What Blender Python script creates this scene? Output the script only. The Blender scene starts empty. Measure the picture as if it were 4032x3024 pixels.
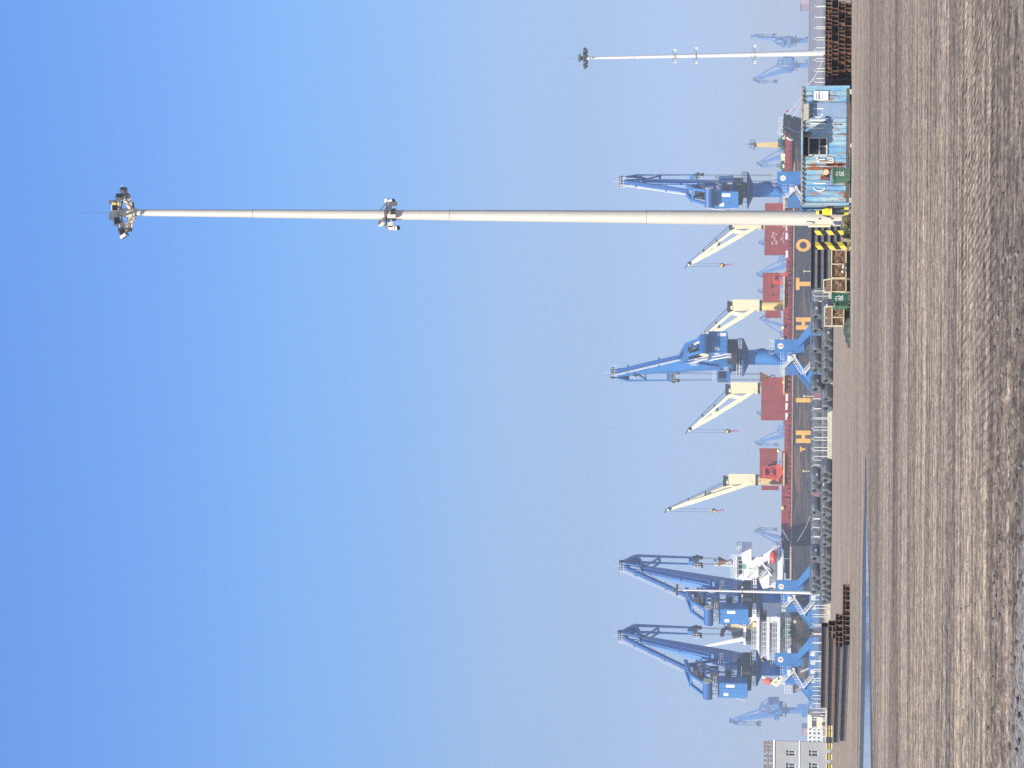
import bpy, bmesh, math, random
from mathutils import Vector, Matrix, Euler, Quaternion
random.seed(7)
sc = bpy.context.scene
COL = sc.collection
F = 8969.0          # focal length in photo pixels (4032 px long side)
HV = 3222.0         # horizon row (upright photo, centre column)
ROLL = 0.0057
EYE = 1.6
PITCH = math.atan((HV - 2016.0) / F)
cp, sp = math.cos(PITCH), math.sin(PITCH)

# ---------------- camera (held sideways: the photo is stored rotated by 90 degrees)
FW = Vector((0, cp, sp)); UPP = Vector((0, -sp, cp)); XW = Vector((1, 0, 0))
RIGHT = (XW + ROLL * UPP).normalized(); UIMG = (UPP - ROLL * XW).normalized()
cam_d = bpy.data.cameras.new("Camera"); cam = bpy.data.objects.new("Camera", cam_d); COL.objects.link(cam)
cx, cy, cz = -UIMG, RIGHT, -FW
cam.matrix_world = Matrix(((cx.x, cy.x, cz.x, 0), (cx.y, cy.y, cz.y, 0), (cx.z, cy.z, cz.z, EYE), (0, 0, 0, 1)))
cam_d.sensor_fit = 'HORIZONTAL'; cam_d.sensor_width = 36.0; cam_d.lens = 36.0 * F / 4032.0
cam_d.clip_start = 0.5; cam_d.clip_end = 20000
sc.camera = cam

# ---------------- sky and sun
SAZ, SEL = math.radians(32), math.radians(44)    # sun: left of straight behind the camera
SUN = Vector((-math.sin(SAZ) * math.cos(SEL), -math.cos(SAZ) * math.cos(SEL), math.sin(SEL)))
w = bpy.data.worlds.new("World"); sc.world = w; w.use_nodes = True
nt = w.node_tree; bg = nt.nodes["Background"]
sky = nt.nodes.new("ShaderNodeTexSky"); sky.sky_type = 'NISHITA'; sky.sun_disc = False
sky.sun_elevation = SEL; sky.sun_rotation = math.atan2(SUN.x, SUN.y) % (2 * math.pi)
sky.air_density = 1.0; sky.dust_density = 0.6; sky.ozone_density = 1.6; sky.altitude = 0
tint = nt.nodes.new("ShaderNodeMixRGB"); tint.blend_type = 'MULTIPLY'; tint.inputs[0].default_value = 1.0
wtc = nt.nodes.new("ShaderNodeTexCoord"); wsep = nt.nodes.new("ShaderNodeSeparateXYZ"); nt.links.new(wtc.outputs['Generated'], wsep.inputs[0])
wr = nt.nodes.new("ShaderNodeValToRGB"); we = wr.color_ramp.elements
for i, (dg_, c_) in enumerate(((0.0, (.37, .42, .68)), (2.4, (.355, .42, .70)), (5.45, (.42, .44, .59)), (7.96, (.50, .53, .65)), (10.5, (.50, .59, .75)), (13, (.50, .66, .86)), (20.2, (.475, .70, 1.06)), (60, (.5, .72, 1.1)))):
    e_ = we[i] if i < 2 else we.new(0.5)
    e_.position = math.sin(math.radians(dg_)); e_.color = (c_[0], c_[1], c_[2], 1)
nt.links.new(wsep.outputs[2], wr.inputs[0]); nt.links.new(wr.outputs[0], tint.inputs[2])   # a clear, slightly violet winter sky
nt.links.new(sky.outputs[0], tint.inputs[1]); nt.links.new(tint.outputs[0], bg.inputs[0])
bg.inputs[1].default_value = 0.15
sl = bpy.data.lights.new("sun", 'SUN'); sl.energy = 5.0; sl.angle = math.radians(0.5); sl.color = (1.0, 0.91, 0.76)
so = bpy.data.objects.new("sun", sl); COL.objects.link(so)
so.rotation_euler = SUN.to_track_quat('Z', 'Y').to_euler(); so.location = (0, 0, 200)
sc.view_settings.view_transform = 'Standard'; sc.view_settings.look = 'None'
sc.view_settings.gamma = 1.0; sc.view_settings.exposure = 0.35
sc.cycles.max_bounces = 5; sc.cycles.diffuse_bounces = 2; sc.cycles.glossy_bounces = 3; sc.cycles.volume_bounces = 1
sc.cycles.caustics_reflective = False; sc.cycles.caustics_refractive = False
sc.cycles.use_denoising = False

# ---------------- helpers
def ray(y, V):
    U = 3024.0 - y
    a = (U - 1512.0) / F; b = (2016.0 - V) / F
    return FW + RIGHT * a + UIMG * b
def at(y, V, D):
    """point of photo pixel (column V along the photo's long side, row y) at depth D metres"""
    d = ray(y, V); return Vector((0, 0, EYE)) + d * (D / d.y)
def X(y, D, V=3230): return at(y, V, D).x
def Z(y, V, D): return at(y, V, D).z

class MB:
    def __init__(s, xf=None): s.v = []; s.f = []; s.m = []; s.xf = xf; s.mi = 0; s.st = []
    def add(s, vs, fs, mi=None):
        o = len(s.v); xf = s.xf; s.st.append((o, len(s.f)))
        for p in vs:
            p = Vector(p); s.v.append(xf(p) if xf else p)
        mi = s.mi if mi is None else mi
        for f in fs: s.f.append([i + o for i in f]); s.m.append(mi)
        return s
    def box(s, c, d, R=None, mi=None):
        hx, hy, hz = d[0] / 2, d[1] / 2, d[2] / 2; c = Vector(c)
        vs = [Vector((x, y, z)) for x in (-hx, hx) for y in (-hy, hy) for z in (-hz, hz)]
        if R is not None: vs = [R @ p for p in vs]
        return s.add([c + p for p in vs], [(0, 1, 3, 2), (4, 6, 7, 5), (0, 4, 5, 1), (2, 3, 7, 6), (0, 2, 6, 4), (1, 5, 7, 3)], mi)
    def bb(s, x0, x1, y0, y1, z0, z1, mi=None):
        return s.box(((x0 + x1) / 2, (y0 + y1) / 2, (z0 + z1) / 2), (abs(x1 - x0), abs(y1 - y0), abs(z1 - z0)), None, mi)
    def beam(s, p, q, w, h=None, up=(0, 0, 1), w2=None, h2=None, mi=None):
        p, q = Vector(p), Vector(q); h = h or w; w2 = w2 or w; h2 = h2 or h
        d = (q - p).normalized(); u = Vector(up)
        if abs(d.dot(u)) > 0.98: u = Vector((0, 1, 0)) if abs(d.y) < 0.9 else Vector((1, 0, 0))
        sd = d.cross(u).normalized(); u = sd.cross(d).normalized()
        vs = []
        for (c, a, b) in ((p, w, h), (q, w2, h2)):
            for i, j in ((-1, -1), (1, -1), (1, 1), (-1, 1)): vs.append(c + sd * a / 2 * i + u * b / 2 * j)
        return s.add(vs, [(3, 2, 1, 0), (4, 5, 6, 7), (0, 1, 5, 4), (1, 2, 6, 5), (2, 3, 7, 6), (3, 0, 4, 7)], mi)
    def tube(s, p, q, r, r2=None, n=8, mi=None, cap=True):
        p, q = Vector(p), Vector(q); r2 = r if r2 is None else r2
        d = (q - p).normalized(); u = Vector((0, 0, 1)) if abs(d.z) < 0.95 else Vector((1, 0, 0))
        a = d.cross(u).normalized(); b = d.cross(a).normalized(); vs = []
        for (c, rr) in ((p, r), (q, r2)):
            for k in range(n):
                t = 2 * math.pi * k / n; vs.append(c + (a * math.cos(t) + b * math.sin(t)) * rr)
        fs = [(k, n + k, n + (k + 1) % n, (k + 1) % n) for k in range(n)]
        if cap: fs += [tuple(range(n)), tuple(range(2 * n - 1, n - 1, -1))]
        return s.add(vs, fs, mi)
    def path(s, pts, r, n=6, mi=None):
        for i in range(len(pts) - 1): s.tube(pts[i], pts[i + 1], r, r, n, mi)
        return s
    def lathe(s, prof, c=(0, 0, 0), n=24, axis=None, mi=None):
        c = Vector(c); ax = Vector(axis) if axis else Vector((0, 0, 1)); q = Vector((0, 0, 1)).rotation_difference(ax)
        vs = []; fs = []; m = len(prof)
        for k in range(n):
            t = 2 * math.pi * k / n
            for (r, z) in prof: vs.append(c + q @ Vector((r * math.cos(t), r * math.sin(t), z)))
        for k in range(n):
            k2 = (k + 1) % n
            for i in range(m - 1): fs.append((k * m + i, k2 * m + i, k2 * m + i + 1, k * m + i + 1))
        return s.add(vs, fs, mi)
    def ext(s, pts, vec, mi=None):
        pts = [Vector(p) for p in pts]; vec = Vector(vec); n = len(pts)
        vs = pts + [p + vec for p in pts]
        fs = [tuple(range(n - 1, -1, -1)), tuple(range(n, 2 * n))] + [(i, (i + 1) % n, n + (i + 1) % n, n + i) for i in range(n)]
        return s.add(vs, fs, mi)
    def blob(s, c, r, sub=1, jit=0.2, sc3=(1, 1, 1), mi=None):
        bm = bmesh.new(); bmesh.ops.create_icosphere(bm, subdivisions=sub, radius=1)
        vs = []
        for v in bm.verts:
            k = r * (1 + random.uniform(-jit, jit)); vs.append(Vector(c) + Vector((v.co.x * k * sc3[0], v.co.y * k * sc3[1], v.co.z * k * sc3[2])))
        fs = [tuple(v.index for v in f.verts) for f in bm.faces]; bm.free()
        return s.add(vs, fs, mi)
    def rail(s, pts, h=1.1, step=1.5, r=0.03, rows=2, closed=False, mi=None):
        pts = [Vector(p) for p in pts]
        if closed: pts.append(pts[0])
        for i in range(len(pts) - 1):
            a, b = pts[i], pts[i + 1]; L = (b - a).length; n = max(1, int(round(L / step)))
            for k in range(n + 1):
                p = a.lerp(b, k / n); s.beam(p, p + Vector((0, 0, h)), r * 1.6, mi=mi)
            for k in range(rows):
                z = Vector((0, 0, h * (k + 1) / rows)); s.beam(a + z, b + z, r * 1.6, mi=mi)
        return s
    def stair(s, p, q, w=0.8, side=(0, 1, 0), mi=None):
        p, q = Vector(p), Vector(q); sd = Vector(side).normalized() * w / 2; up = Vector((0, 0, 1))
        for k in (-1, 1):
            s.beam(p + sd * k, q + sd * k, .08, .25, mi=mi)
            s.beam(p + sd * k + up, q + sd * k + up, .06, mi=mi); s.beam(p + sd * k + up * .5, q + sd * k + up * .5, .05, mi=mi)
            n = 6
            for i in range(n + 1):
                a = p.lerp(q, i / n) + sd * k; s.beam(a, a + up, .05, mi=mi)
        for i in range(12):
            a = p.lerp(q, (i + .5) / 12); s.beam(a - sd, a + sd, .2, .05, mi=mi)
        return s
    def each(s, name, mat, parent=None, smooth=False):
        """one object per shape added"""
        out = []; st = s.st + [(len(s.v), len(s.f))]
        for (a, fa), (b, fb) in zip(st, st[1:]):
            g = MB(); g.v = s.v[a:b]; g.f = [[i - a for i in f] for f in s.f[fa:fb]]; g.m = [0] * len(g.f); out.append(g.build(name, mat, parent, smooth))
        return out
    def build(s, name, mats, parent=None, smooth=False):
        me = bpy.data.meshes.new(name)
        me.from_pydata([tuple(p) for p in s.v], [], s.f)
        if not isinstance(mats, (list, tuple)): mats = [mats]
        for m in mats: me.materials.append(m)
        if len(mats) > 1: me.polygons.foreach_set("material_index", s.m)
        if smooth: me.polygons.foreach_set("use_smooth", [True] * len(me.polygons))
        me.validate(); me.update()
        o = bpy.data.objects.new(name, me); COL.objects.link(o)
        if smooth:
            try: me.set_sharp_from_angle(angle=math.radians(40))
            except Exception: pass
        if parent: o.parent = parent
        return o

def tag(o, label, cat, group=None):
    o["label"] = label; o["category"] = cat; o["kind"] = "thing"
    if group: o["group"] = group
    return o
def thing(name, label, cat, loc=(0, 0, 0), rz=0.0, group=None):
    o = bpy.data.objects.new(name, None); COL.objects.link(o); o.empty_display_size = .3
    o.location = loc; o.rotation_euler = (0, 0, rz); return tag(o, label, cat, group)
def struct(o, kind='structure'): o["kind"] = kind; return o
def rel(loc):
    loc = Vector(loc); return lambda p: p - loc
def dup(root, loc, rz=None, label=None, scale=None):
    r = root.copy(); COL.objects.link(r); r.location = loc
    if rz is not None: r.rotation_euler = (0, 0, rz)
    if scale is not None: r.scale = (scale,) * 3
    if label: r["label"] = label
    for ch in list(root.children):
        c = ch.copy(); COL.objects.link(c); c.parent = r
        for g in list(ch.children):
            d = g.copy(); COL.objects.link(d); d.parent = c
    return r
_tc = {}
def text_geo(t, size=1.0):
    """mesh of a word, centred, in the XY plane, height = size"""
    if t not in _tc:
        cu = bpy.data.curves.new("t", 'FONT'); cu.body = t; cu.size = 1.0; cu.resolution_u = 3
        cu.align_x = 'CENTER'; cu.align_y = 'CENTER'
        o = bpy.data.objects.new("t", cu); COL.objects.link(o)
        dg = bpy.context.evaluated_depsgraph_get(); me = bpy.data.meshes.new_from_object(o.evaluated_get(dg))
        vs = [v.co.copy() for v in me.vertices]; fs = [tuple(p.vertices) for p in me.polygons]
        bpy.data.objects.remove(o); bpy.data.meshes.remove(me); bpy.data.curves.remove(cu)
        if vs:
            x0, x1 = min(v.x for v in vs), max(v.x for v in vs); y0, y1 = min(v.y for v in vs), max(v.y for v in vs)
            vs = [Vector(((v.x - (x0 + x1) / 2) / (y1 - y0), (v.y - (y0 + y1) / 2) / (y1 - y0), 0)) for v in vs]
        _tc[t] = (vs, fs)
    vs, fs = _tc[t]; return [v * size for v in vs], fs
def put_text(mb, t, c, size, right=(1, 0, 0), up=(0, 0, 1), wide=1.0, mi=None, bold=0.0):
    vs, fs = text_geo(t, size); c = Vector(c); r = Vector(right); u = Vector(up)
    for dx, dz in (((0, 0),) if not bold else ((-bold, 0), (bold, 0), (0, bold), (0, -bold))):
        n = r.cross(u) * (0.002 * (dx * 3 + dz) / max(bold, 1e-6) if bold else 0)
        mb.add([c + r * (v.x * wide + dx) + u * (v.y + dz) + n for v in vs], fs, mi)

# ---------------- materials
def nodes(name):
    m = bpy.data.materials.new(name); m.use_nodes = True
    t = m.node_tree; return m, t, t.nodes["Principled BSDF"], t.links
def ramp(t, stops, interp='LINEAR'):
    r = t.nodes.new("ShaderNodeValToRGB"); r.color_ramp.interpolation = interp; e = r.color_ramp.elements
    while len(e) > 1: e.remove(e[-1])
    e[0].position = stops[0][0]; c = stops[0][1]; e[0].color = (c[0], c[1], c[2], 1)
    for p, c in stops[1:]:
        q = e.new(p); q.color = (c[0], c[1], c[2], 1)
    return r
def noise(t, scale, detail=4, rough=.6, vec=None, dist=0.0):
    n = t.nodes.new("ShaderNodeTexNoise"); n.inputs["Scale"].default_value = scale; n.inputs["Detail"].default_value = detail
    n.inputs["Roughness"].default_value = rough; n.inputs["Distortion"].default_value = dist
    if vec is not None: t.links.new(vec, n.inputs["Vector"])
    return n
def mapping(t, sc3, src='Object', loc=(0, 0, 0), rot=(0, 0, 0)):
    c = t.nodes.new("ShaderNodeTexCoord"); m = t.nodes.new("ShaderNodeMapping")
    m.inputs["Scale"].default_value = sc3; m.inputs["Location"].default_value = loc; m.inputs["Rotation"].default_value = rot
    t.links.new(c.outputs[src], m.inputs["Vector"]); return m.outputs["Vector"]
def mixc(t, fac, a, b, mode='MIX'):
    m = t.nodes.new("ShaderNodeMixRGB"); m.blend_type = mode
    for i, s in ((0, fac), (1, a), (2, b)):
        if hasattr(s, "links") or hasattr(s, "is_linked"): t.links.new(s, m.inputs[i])
        elif i == 0: m.inputs[0].default_value = s
        else: m.inputs[i].default_value = (s[0], s[1], s[2], 1)
    return m.outputs[0]
def bump(t, bs, h, strength=.3, dist=.02):
    b = t.nodes.new("ShaderNodeBump"); b.inputs["Strength"].default_value = strength; b.inputs["Distance"].default_value = dist
    t.links.new(h, b.inputs["Height"]); t.links.new(b.outputs[0], bs.inputs["Normal"])
def paint(name, col, rough=.5, metal=0.0, var=.25, scale=1.5, rust=0.0, rcol=(.22, .09, .035), streak=(1, 1, .15), rscale=3.0, spec=.4, dirt=(.25, .22, .18), dirty=.0):
    m, t, b, L = nodes(name)
    n = noise(t, scale, 5, .65, mapping(t, (1, 1, 1)))
    r = ramp(t, [(.3, [c * (1 - var) for c in col]), (.7, [min(1, c * (1 + var * .6)) for c in col])]); L.new(n.outputs[0], r.inputs[0])
    out = r.outputs[0]
    if dirty:
        n3 = noise(t, rscale * .7, 6, .7, mapping(t, streak, loc=(3, 5, 1)))
        r3 = ramp(t, [(.5, (0, 0, 0)), (.75, (dirty,) * 3)]); L.new(n3.outputs[0], r3.inputs[0]); out = mixc(t, r3.outputs[0], out, dirt)
    if rust:
        n2 = noise(t, rscale, 8, .7, mapping(t, streak, loc=(7, 1, 2)))
        r2 = ramp(t, [(.62 - rust * .2, (0, 0, 0)), (.70 - rust * .15, (1, 1, 1))]); L.new(n2.outputs[0], r2.inputs[0]); out = mixc(t, r2.outputs[0], out, rcol)
    L.new(out, b.inputs["Base Color"]); b.inputs["Roughness"].default_value = rough; b.inputs["Metallic"].default_value = metal
    b.inputs["Specular IOR Level"].default_value = spec
    return m
def flat(name, col, rough=.6, metal=0.0, spec=.4): return paint(name, col, rough, metal, .12, 4, spec=spec)
M = {}
M['crane'] = paint('crane_blue_paint', (.045, .195, .47), .4, 0, .15, .35, dirty=.35, dirt=(.05, .12, .26), rscale=.7)
M['crane2'] = paint('crane_deep_blue', (.022, .10, .30), .45, 0, .15, .5)
M['dark'] = flat('dark_machinery', (.03, .035, .045), .6)
M['galv'] = paint('galvanised_rail', (.74, .75, .75), .5, 0, .12, 2)
M['white'] = paint('white_paint', (.86, .86, .83), .5, 0, .05, .6, dirty=.12, dirt=(.5, .45, .38), rscale=.6)
M['cream'] = paint('ship_crane_cream', (.88, .80, .50), .5, 0, .06, .5, rust=.12, rcol=(.5, .33, .14), rscale=1.0, streak=(1, 1, .2))
M['creamy'] = paint('crane_pedestal_yellow', (.75, .60, .22), .5, 0, .1, .5, rust=.2, rcol=(.4, .28, .18), rscale=.7, streak=(1, 1, .15))
M['shipred'] = paint('ship_deck_red', (.30, .055, .045), .6, 0, .25, .5, rust=.25, rcol=(.2, .08, .05), rscale=.8)
M['orange'] = paint('grab_orange', (.72, .10, .05), .5, 0, .15, 1)
M['glassd'] = flat('dark_glass', (.02, .025, .03), .12, 0, .6)
M['glassg'] = flat('green_glass', (.06, .22, .17), .2, 0, .6)
M['rope'] = flat('wire_rope', (.06, .065, .075), .5, .3)
M['ropew'] = flat('mooring_rope_fibre', (.6, .58, .5), .8)
M['yellow'] = flat('hazard_yellow', (.8, .58, .04), .5); M['kerb'] = flat('faded_yellow', (.62, .50, .16), .7)
M['black'] = flat('black_paint', (.02, .02, .022), .5)
M['red'] = flat('red_paint', (.6, .03, .04), .5)
M['steel'] = paint('stack_steel', (.17, .15, .132), .6, .0, .3, 1.2, rust=.15, rcol=(.22, .11, .05), rscale=1.2, streak=(1, .2, 1))
M['webshade'] = flat('web_shade_paint', (.030, .036, .048), .5)  # flange shade put into the web colour
M['steelg'] = paint('stack_steel_grey', (.15, .155, .16), .5, .0, .25, 1.2, rust=.1, rcol=(.18, .12, .07), rscale=1.2, streak=(.3, 1, 1))
M['rusty'] = paint('rusty_steel', (.20, .095, .045), .75, .0, .5, 3, rust=.25, rcol=(.42, .19, .06), rscale=4, streak=(1, 1, 1))
M['rusty2'] = paint('rusted_beam', (.22, .14, .09), .7, .0, .4, 2, rust=.35, rcol=(.36, .19, .08), rscale=2, streak=(1, 1, 1))
M['mast'] = paint('mast_paint', (.66, .62, .52), .5, .1, .06, 1.5, dirty=.35, dirt=(.42, .38, .3), rscale=3, streak=(1, 1, .03))
M['mastfar'] = paint('mast_white', (.72, .71, .66), .5, .1, .06, 1)
M['bracket'] = flat('bracket_steel', (.14, .13, .12), .55, .3)
M['lamp'] = flat('floodlight_grey', (.13, .14, .16), .4, .3)
M['camw'] = flat('camera_white', (.75, .75, .74), .4)
M['conc'] = paint('pale_concrete', (.48, .46, .36), .85, 0, .2, 1.5, dirty=.4, dirt=(.22, .2, .15), rscale=1.5, streak=(1, 1, 1))
M['concg'] = paint('grey_render', (.36, .365, .365), .85, 0, .12, .6, dirty=.25, dirt=(.19, .19, .19), rscale=.5)
M['post'] = flat('fence_white', (.75, .74, .66), .6)
M['wire'] = flat('fence_wire', (.35, .36, .37), .5, .3)
M['bin'] = paint('bin_green', (.015, .10, .055), .4, 0, .2, 3, dirty=.3, dirt=(.12, .16, .12), rscale=3)
M['bin2'] = paint('bin_pale_green', (.07, .17, .10), .45, 0, .2, 3, dirty=.4, dirt=(.2, .24, .18), rscale=3)
M['chalk'] = flat('white_chalk', (.75, .8, .78), .8)
M['frame'] = paint('cage_frame', (.62, .52, .33), .7, 0, .2, 6, rust=.25, rscale=6)
M['wood'] = paint('worn_wood', (.20, .07, .04), .7, 0, .3, 8)
M['cutwood'] = paint('cut_wood', (.75, .6, .36), .7, 0, .15, 10)
M['tarp'] = paint('tarp_green', (.06, .075, .055), .6, 0, .35, 4)
M['netting'] = paint('brown_netting', (.17, .10, .055), .9, 0, .55, 9, rust=.35, rcol=(.38, .27, .16), rscale=7, streak=(1, 1, 1))
M['tyre'] = flat('rubber', (.02, .02, .02), .8)
# ================= SETTING =================
from mathutils import noise as mn
TH = math.radians(12)                     # the quay runs away to the right
SH0 = at(2540, 3222, 580); SH0.z = 0      # stern corner of the ship, near side
SU = Vector((math.cos(TH), math.sin(TH), 0)); SN = Vector((-math.sin(TH), math.cos(TH), 0))

def ground_material():
    m, t, b, L = nodes('yard_ground')
    tc = t.nodes.new("ShaderNodeTexCoord"); sep = t.nodes.new("ShaderNodeSeparateXYZ"); L.new(tc.outputs['Object'], sep.inputs[0])
    def math_(op, a, bb):
        n = t.nodes.new("ShaderNodeMath"); n.operation = op
        for i, s in enumerate((a, bb)):
            if isinstance(s, (int, float)): n.inputs[i].default_value = s
            elif s is not None: L.new(s, n.inputs[i])
        return n.outputs[0]
    warp = noise(t, .22, 3, .55, mapping(t, (.35, .9, 1)))
    ys = math_('ADD', sep.outputs[1], math_('MULTIPLY', math_('SUBTRACT', warp.outputs[0], .5), 3.0))
    ys = math_('ADD', ys, math_('MULTIPLY', sep.outputs[0], .035))
    v = math_('DIVIDE', 14350.0 / 850.0, math_('MAXIMUM', ys, 8.0))      # tyre lanes and spilt dust lie in bands at set distances
    K = (.365, .303, .228); D_ = (.185, .153, .120)
    def c(k): return [a * k + bb * (1 - k) for a, bb in zip(K, D_)]
    tab = [(0, 1.12), (40, 1.1), (120, 1.05), (128, 1.25), (136, .95), (172, 1.0), (196, .7), (203, .1), (209, .75), (222, .35), (236, .8), (262, 1.05),
           (284, .9), (291, .2), (312, .25), (320, 1.15), (345, .95), (365, .75), (382, 1.15), (430, .9), (470, 1.1), (520, .8), (560, 1.05), (610, .85), (655, 1.0),
           (686, .3), (712, .5), (740, .85), (800, .75), (850, .8)]
    r = ramp(t, [(p / 850.0, c(k)) for p, k in tab[:30]]); L.new(v, r.inputs[0])
    out = r.outputs[0]
    def streaks(scl, loc, lo, hi, dark, light, fac, detail=5, rough=.65, rot=0.0):
        nonlocal out
        n = noise(t, 1.0, detail, rough, mapping(t, scl, loc=loc, rot=(0, 0, rot)), .3)
        rr = ramp(t, [(lo, dark), (hi, light)]); L.new(n.outputs[0], rr.inputs[0]); out = mixc(t, fac, out, rr.outputs[0], 'MULTIPLY'); return n
    streaks((.05, .55, 1), (1, 2, 0), .42, .58, (.70, .70, .73), (1.18, 1.16, 1.12), .9)
    streaks((.16, 3.2, 1), (4, 7, 0), .44, .56, (.66, .66, .67), (1.24, 1.22, 1.19), .95, rot=.02)
    streaks((3.2, 2.6, 1), (9, 3, 0), .42, .58, (.66, .65, .66), (1.22, 1.2, 1.18), .9, 5, .7, -.03)
    streaks((9, 4.2, 1), (2, 8, 0), .42, .58, (.60, .58, .57), (1.25, 1.25, 1.24), .85, 5, .75)
    n5 = streaks((24, 10, 1), (5, 5, 0), .42, .58, (.60, .59, .58), (1.25, 1.25, 1.25), .75, 5, .8)
    # lug prints of big tyres crossing the lanes
    wv = t.nodes.new("ShaderNodeTexWave"); wv.wave_type = 'BANDS'; wv.bands_direction = 'X'
    L.new(mapping(t, (1, 1, 1), rot=(0, 0, math.radians(-5))), wv.inputs["Vector"]); wv.inputs["Scale"].default_value = 3.1
    wv.inputs["Distortion"].default_value = 1.6; wv.inputs["Detail"].default_value = 3; wv.inputs["Detail Scale"].default_value = 1.2
    rw = ramp(t, [(.12, (.60, .59, .58)), (.5, (1.05, 1.05, 1.05))]); L.new(wv.outputs[0], rw.inputs[0])
    nm = noise(t, .45, 4, .6, mapping(t, (.35, 1.1, 1), loc=(3, 1, 0))); rm = ramp(t, [(.40, (0, 0, 0)), (.52, (1, 1, 1))]); L.new(nm.outputs[0], rm.inputs[0])
    by = ramp(t, [(.0, (0, 0, 0)), (.52, (0, 0, 0)), (.62, (1, 1, 1)), (.80, (1, 1, 1)), (.86, (0, 0, 0))]); L.new(v, by.inputs[0])
    xm = t.nodes.new("ShaderNodeMapRange"); L.new(sep.outputs[0], xm.inputs[0]); xm.inputs[1].default_value = -2.0; xm.inputs[2].default_value = .8
    out = mixc(t, mixc(t, 1.0, mixc(t, 1.0, rm.outputs[0], xm.outputs[0], 'MULTIPLY'), by.outputs[0], 'MULTIPLY'), out, mixc(t, 1.0, out, rw.outputs[0], 'MULTIPLY'))
    # dark crumbs and small pale stones
    vo = t.nodes.new("ShaderNodeTexVoronoi"); vo.inputs["Scale"].default_value = 9; L.new(mapping(t, (1, 1, 1)), vo.inputs["Vector"])
    rv = ramp(t, [(.07, (.45, .42, .40)), (.13, (1, 1, 1))]); L.new(vo.outputs[0], rv.inputs[0])
    nv = noise(t, .8, 3, .6, mapping(t, (.4, 1, 1), loc=(8, 2, 0))); rn = ramp(t, [(.5, (0, 0, 0)), (.62, (1, 1, 1))]); L.new(nv.outputs[0], rn.inputs[0])
    out = mixc(t, rn.outputs[0], out, mixc(t, 1.0, out, rv.outputs[0], 'MULTIPLY'))
    # ash grey gravel at the near left corner
    gx = math_('ADD', math_('MULTIPLY', sep.outputs[0], -.45), math_('MULTIPLY', sep.outputs[1], -1.0))
    gn = noise(t, .9, 5, .7, mapping(t, (.5, 1, 1), loc=(2, 2, 2)))
    g = math_('ADD', gx, math_('ADD', 17.7, math_('MULTIPLY', gn.outputs[0], 1.6)))
    rg = ramp(t, [(.5, (0, 0, 0)), (1.0, (.8, .8, .8))]); L.new(g, rg.inputs[0])
    out = mixc(t, rg.outputs[0], out, mixc(t, 1.0, (.27, .255, .235), mixc(t, .9, (1, 1, 1), rr_gravel(t, L), 'MULTIPLY'), 'MULTIPLY'))
    L.new(out, b.inputs["Base Color"]); b.inputs["Roughness"].default_value = .95; b.inputs["Specular IOR Level"].default_value = .15
    nb = noise(t, 1.0, 8, .8, mapping(t, (12, 9, 1)))
    nb2 = noise(t, 1.0, 4, .6, mapping(t, (1.2, 5, 1), loc=(4, 4, 4)))
    h = math_('ADD', nb.outputs[0], math_('MULTIPLY', nb2.outputs[0], 1.2))
    bump(t, b, h, .6, .035)
    return m
def rr_gravel(t, L):
    n = noise(t, 1, 6, .8, mapping(t, (14, 8, 1))); r = ramp(t, [(.42, (.25, .24, .24)), (.58, (1.6, 1.6, 1.6))]); L.new(n.outputs[0], r.inputs[0]); return r.outputs[0]

def span(stops):
    out = []
    for (a, b, st) in stops:
        n = max(1, int(round((b - a) / st)))
        out += [a + (b - a) * i / n for i in range(n)]
    return out + [stops[-1][1]]
def quay_y(x): return SH0.y - 3.0 + (x - SH0.x) * math.tan(TH)
xs = span([(-900, -100, 200), (-100, -16, 12), (-16, -6, .5), (-6, 6, .07), (6, 16, .5), (16, 100, 12), (100, 1100, 200)])
ys = span([(-20, 12, 4), (12, 16.5, .3), (16.5, 27, .055), (27, 45, .3), (45, 120, 5), (120, 520, 50)])
vs, fs = [], []
for yy in ys:
    for xx in xs:
        z = 0.0
        if 15 < yy < 46 and abs(xx) < 7:
            k = min(1, (yy - 15) / 2, (46 - yy) / 8, (7 - abs(xx)))
            z += k * .010 * mn.noise(Vector((xx * .5, yy * 3.0, 0))) + k * .004 * mn.noise(Vector((xx * 3, yy * 6, 5)))
            ry = 19.6 + .35 * math.sin(xx * .9) - .35 * (xx - .3) * .5      # broken, crumbly edge of the track
            e = math.exp(-((yy - ry) / .75) ** 2) * max(0, min(1, (1.6 - xx) / 1.5))
            n = mn.noise(Vector((xx * 6, yy * 6, 2))) + .6 * mn.noise(Vector((xx * 14, yy * 14, 9)))
            z += k * e * (.018 + .045 * max(0, n))
        vs.append((xx, yy, z))
nx = len(xs)
for j in range(len(ys) - 1):
    for i in range(nx - 1): fs.append((j * nx + i, j * nx + i + 1, (j + 1) * nx + i + 1, (j + 1) * nx + i))
b0 = len(vs)                                     # last row follows the quay edge
for xx in xs: vs.append((xx, max(525, quay_y(xx)), 0))
for i in range(nx - 1): fs.append(((len(ys) - 1) * nx + i, (len(ys) - 1) * nx + i + 1, b0 + i + 1, b0 + i))
b1 = len(vs)
for xx in xs: vs.append((xx, max(525, quay_y(xx)), -6))
for i in range(nx - 1): fs.append((b0 + i, b0 + i + 1, b1 + i + 1, b1 + i))
gm = MB(); gm.v = [Vector(p) for p in vs]; gm.f = [list(f) for f in fs]; gm.m = [0] * len(fs)
ground = struct(gm.build('ground', ground_material(), smooth=True))

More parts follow.
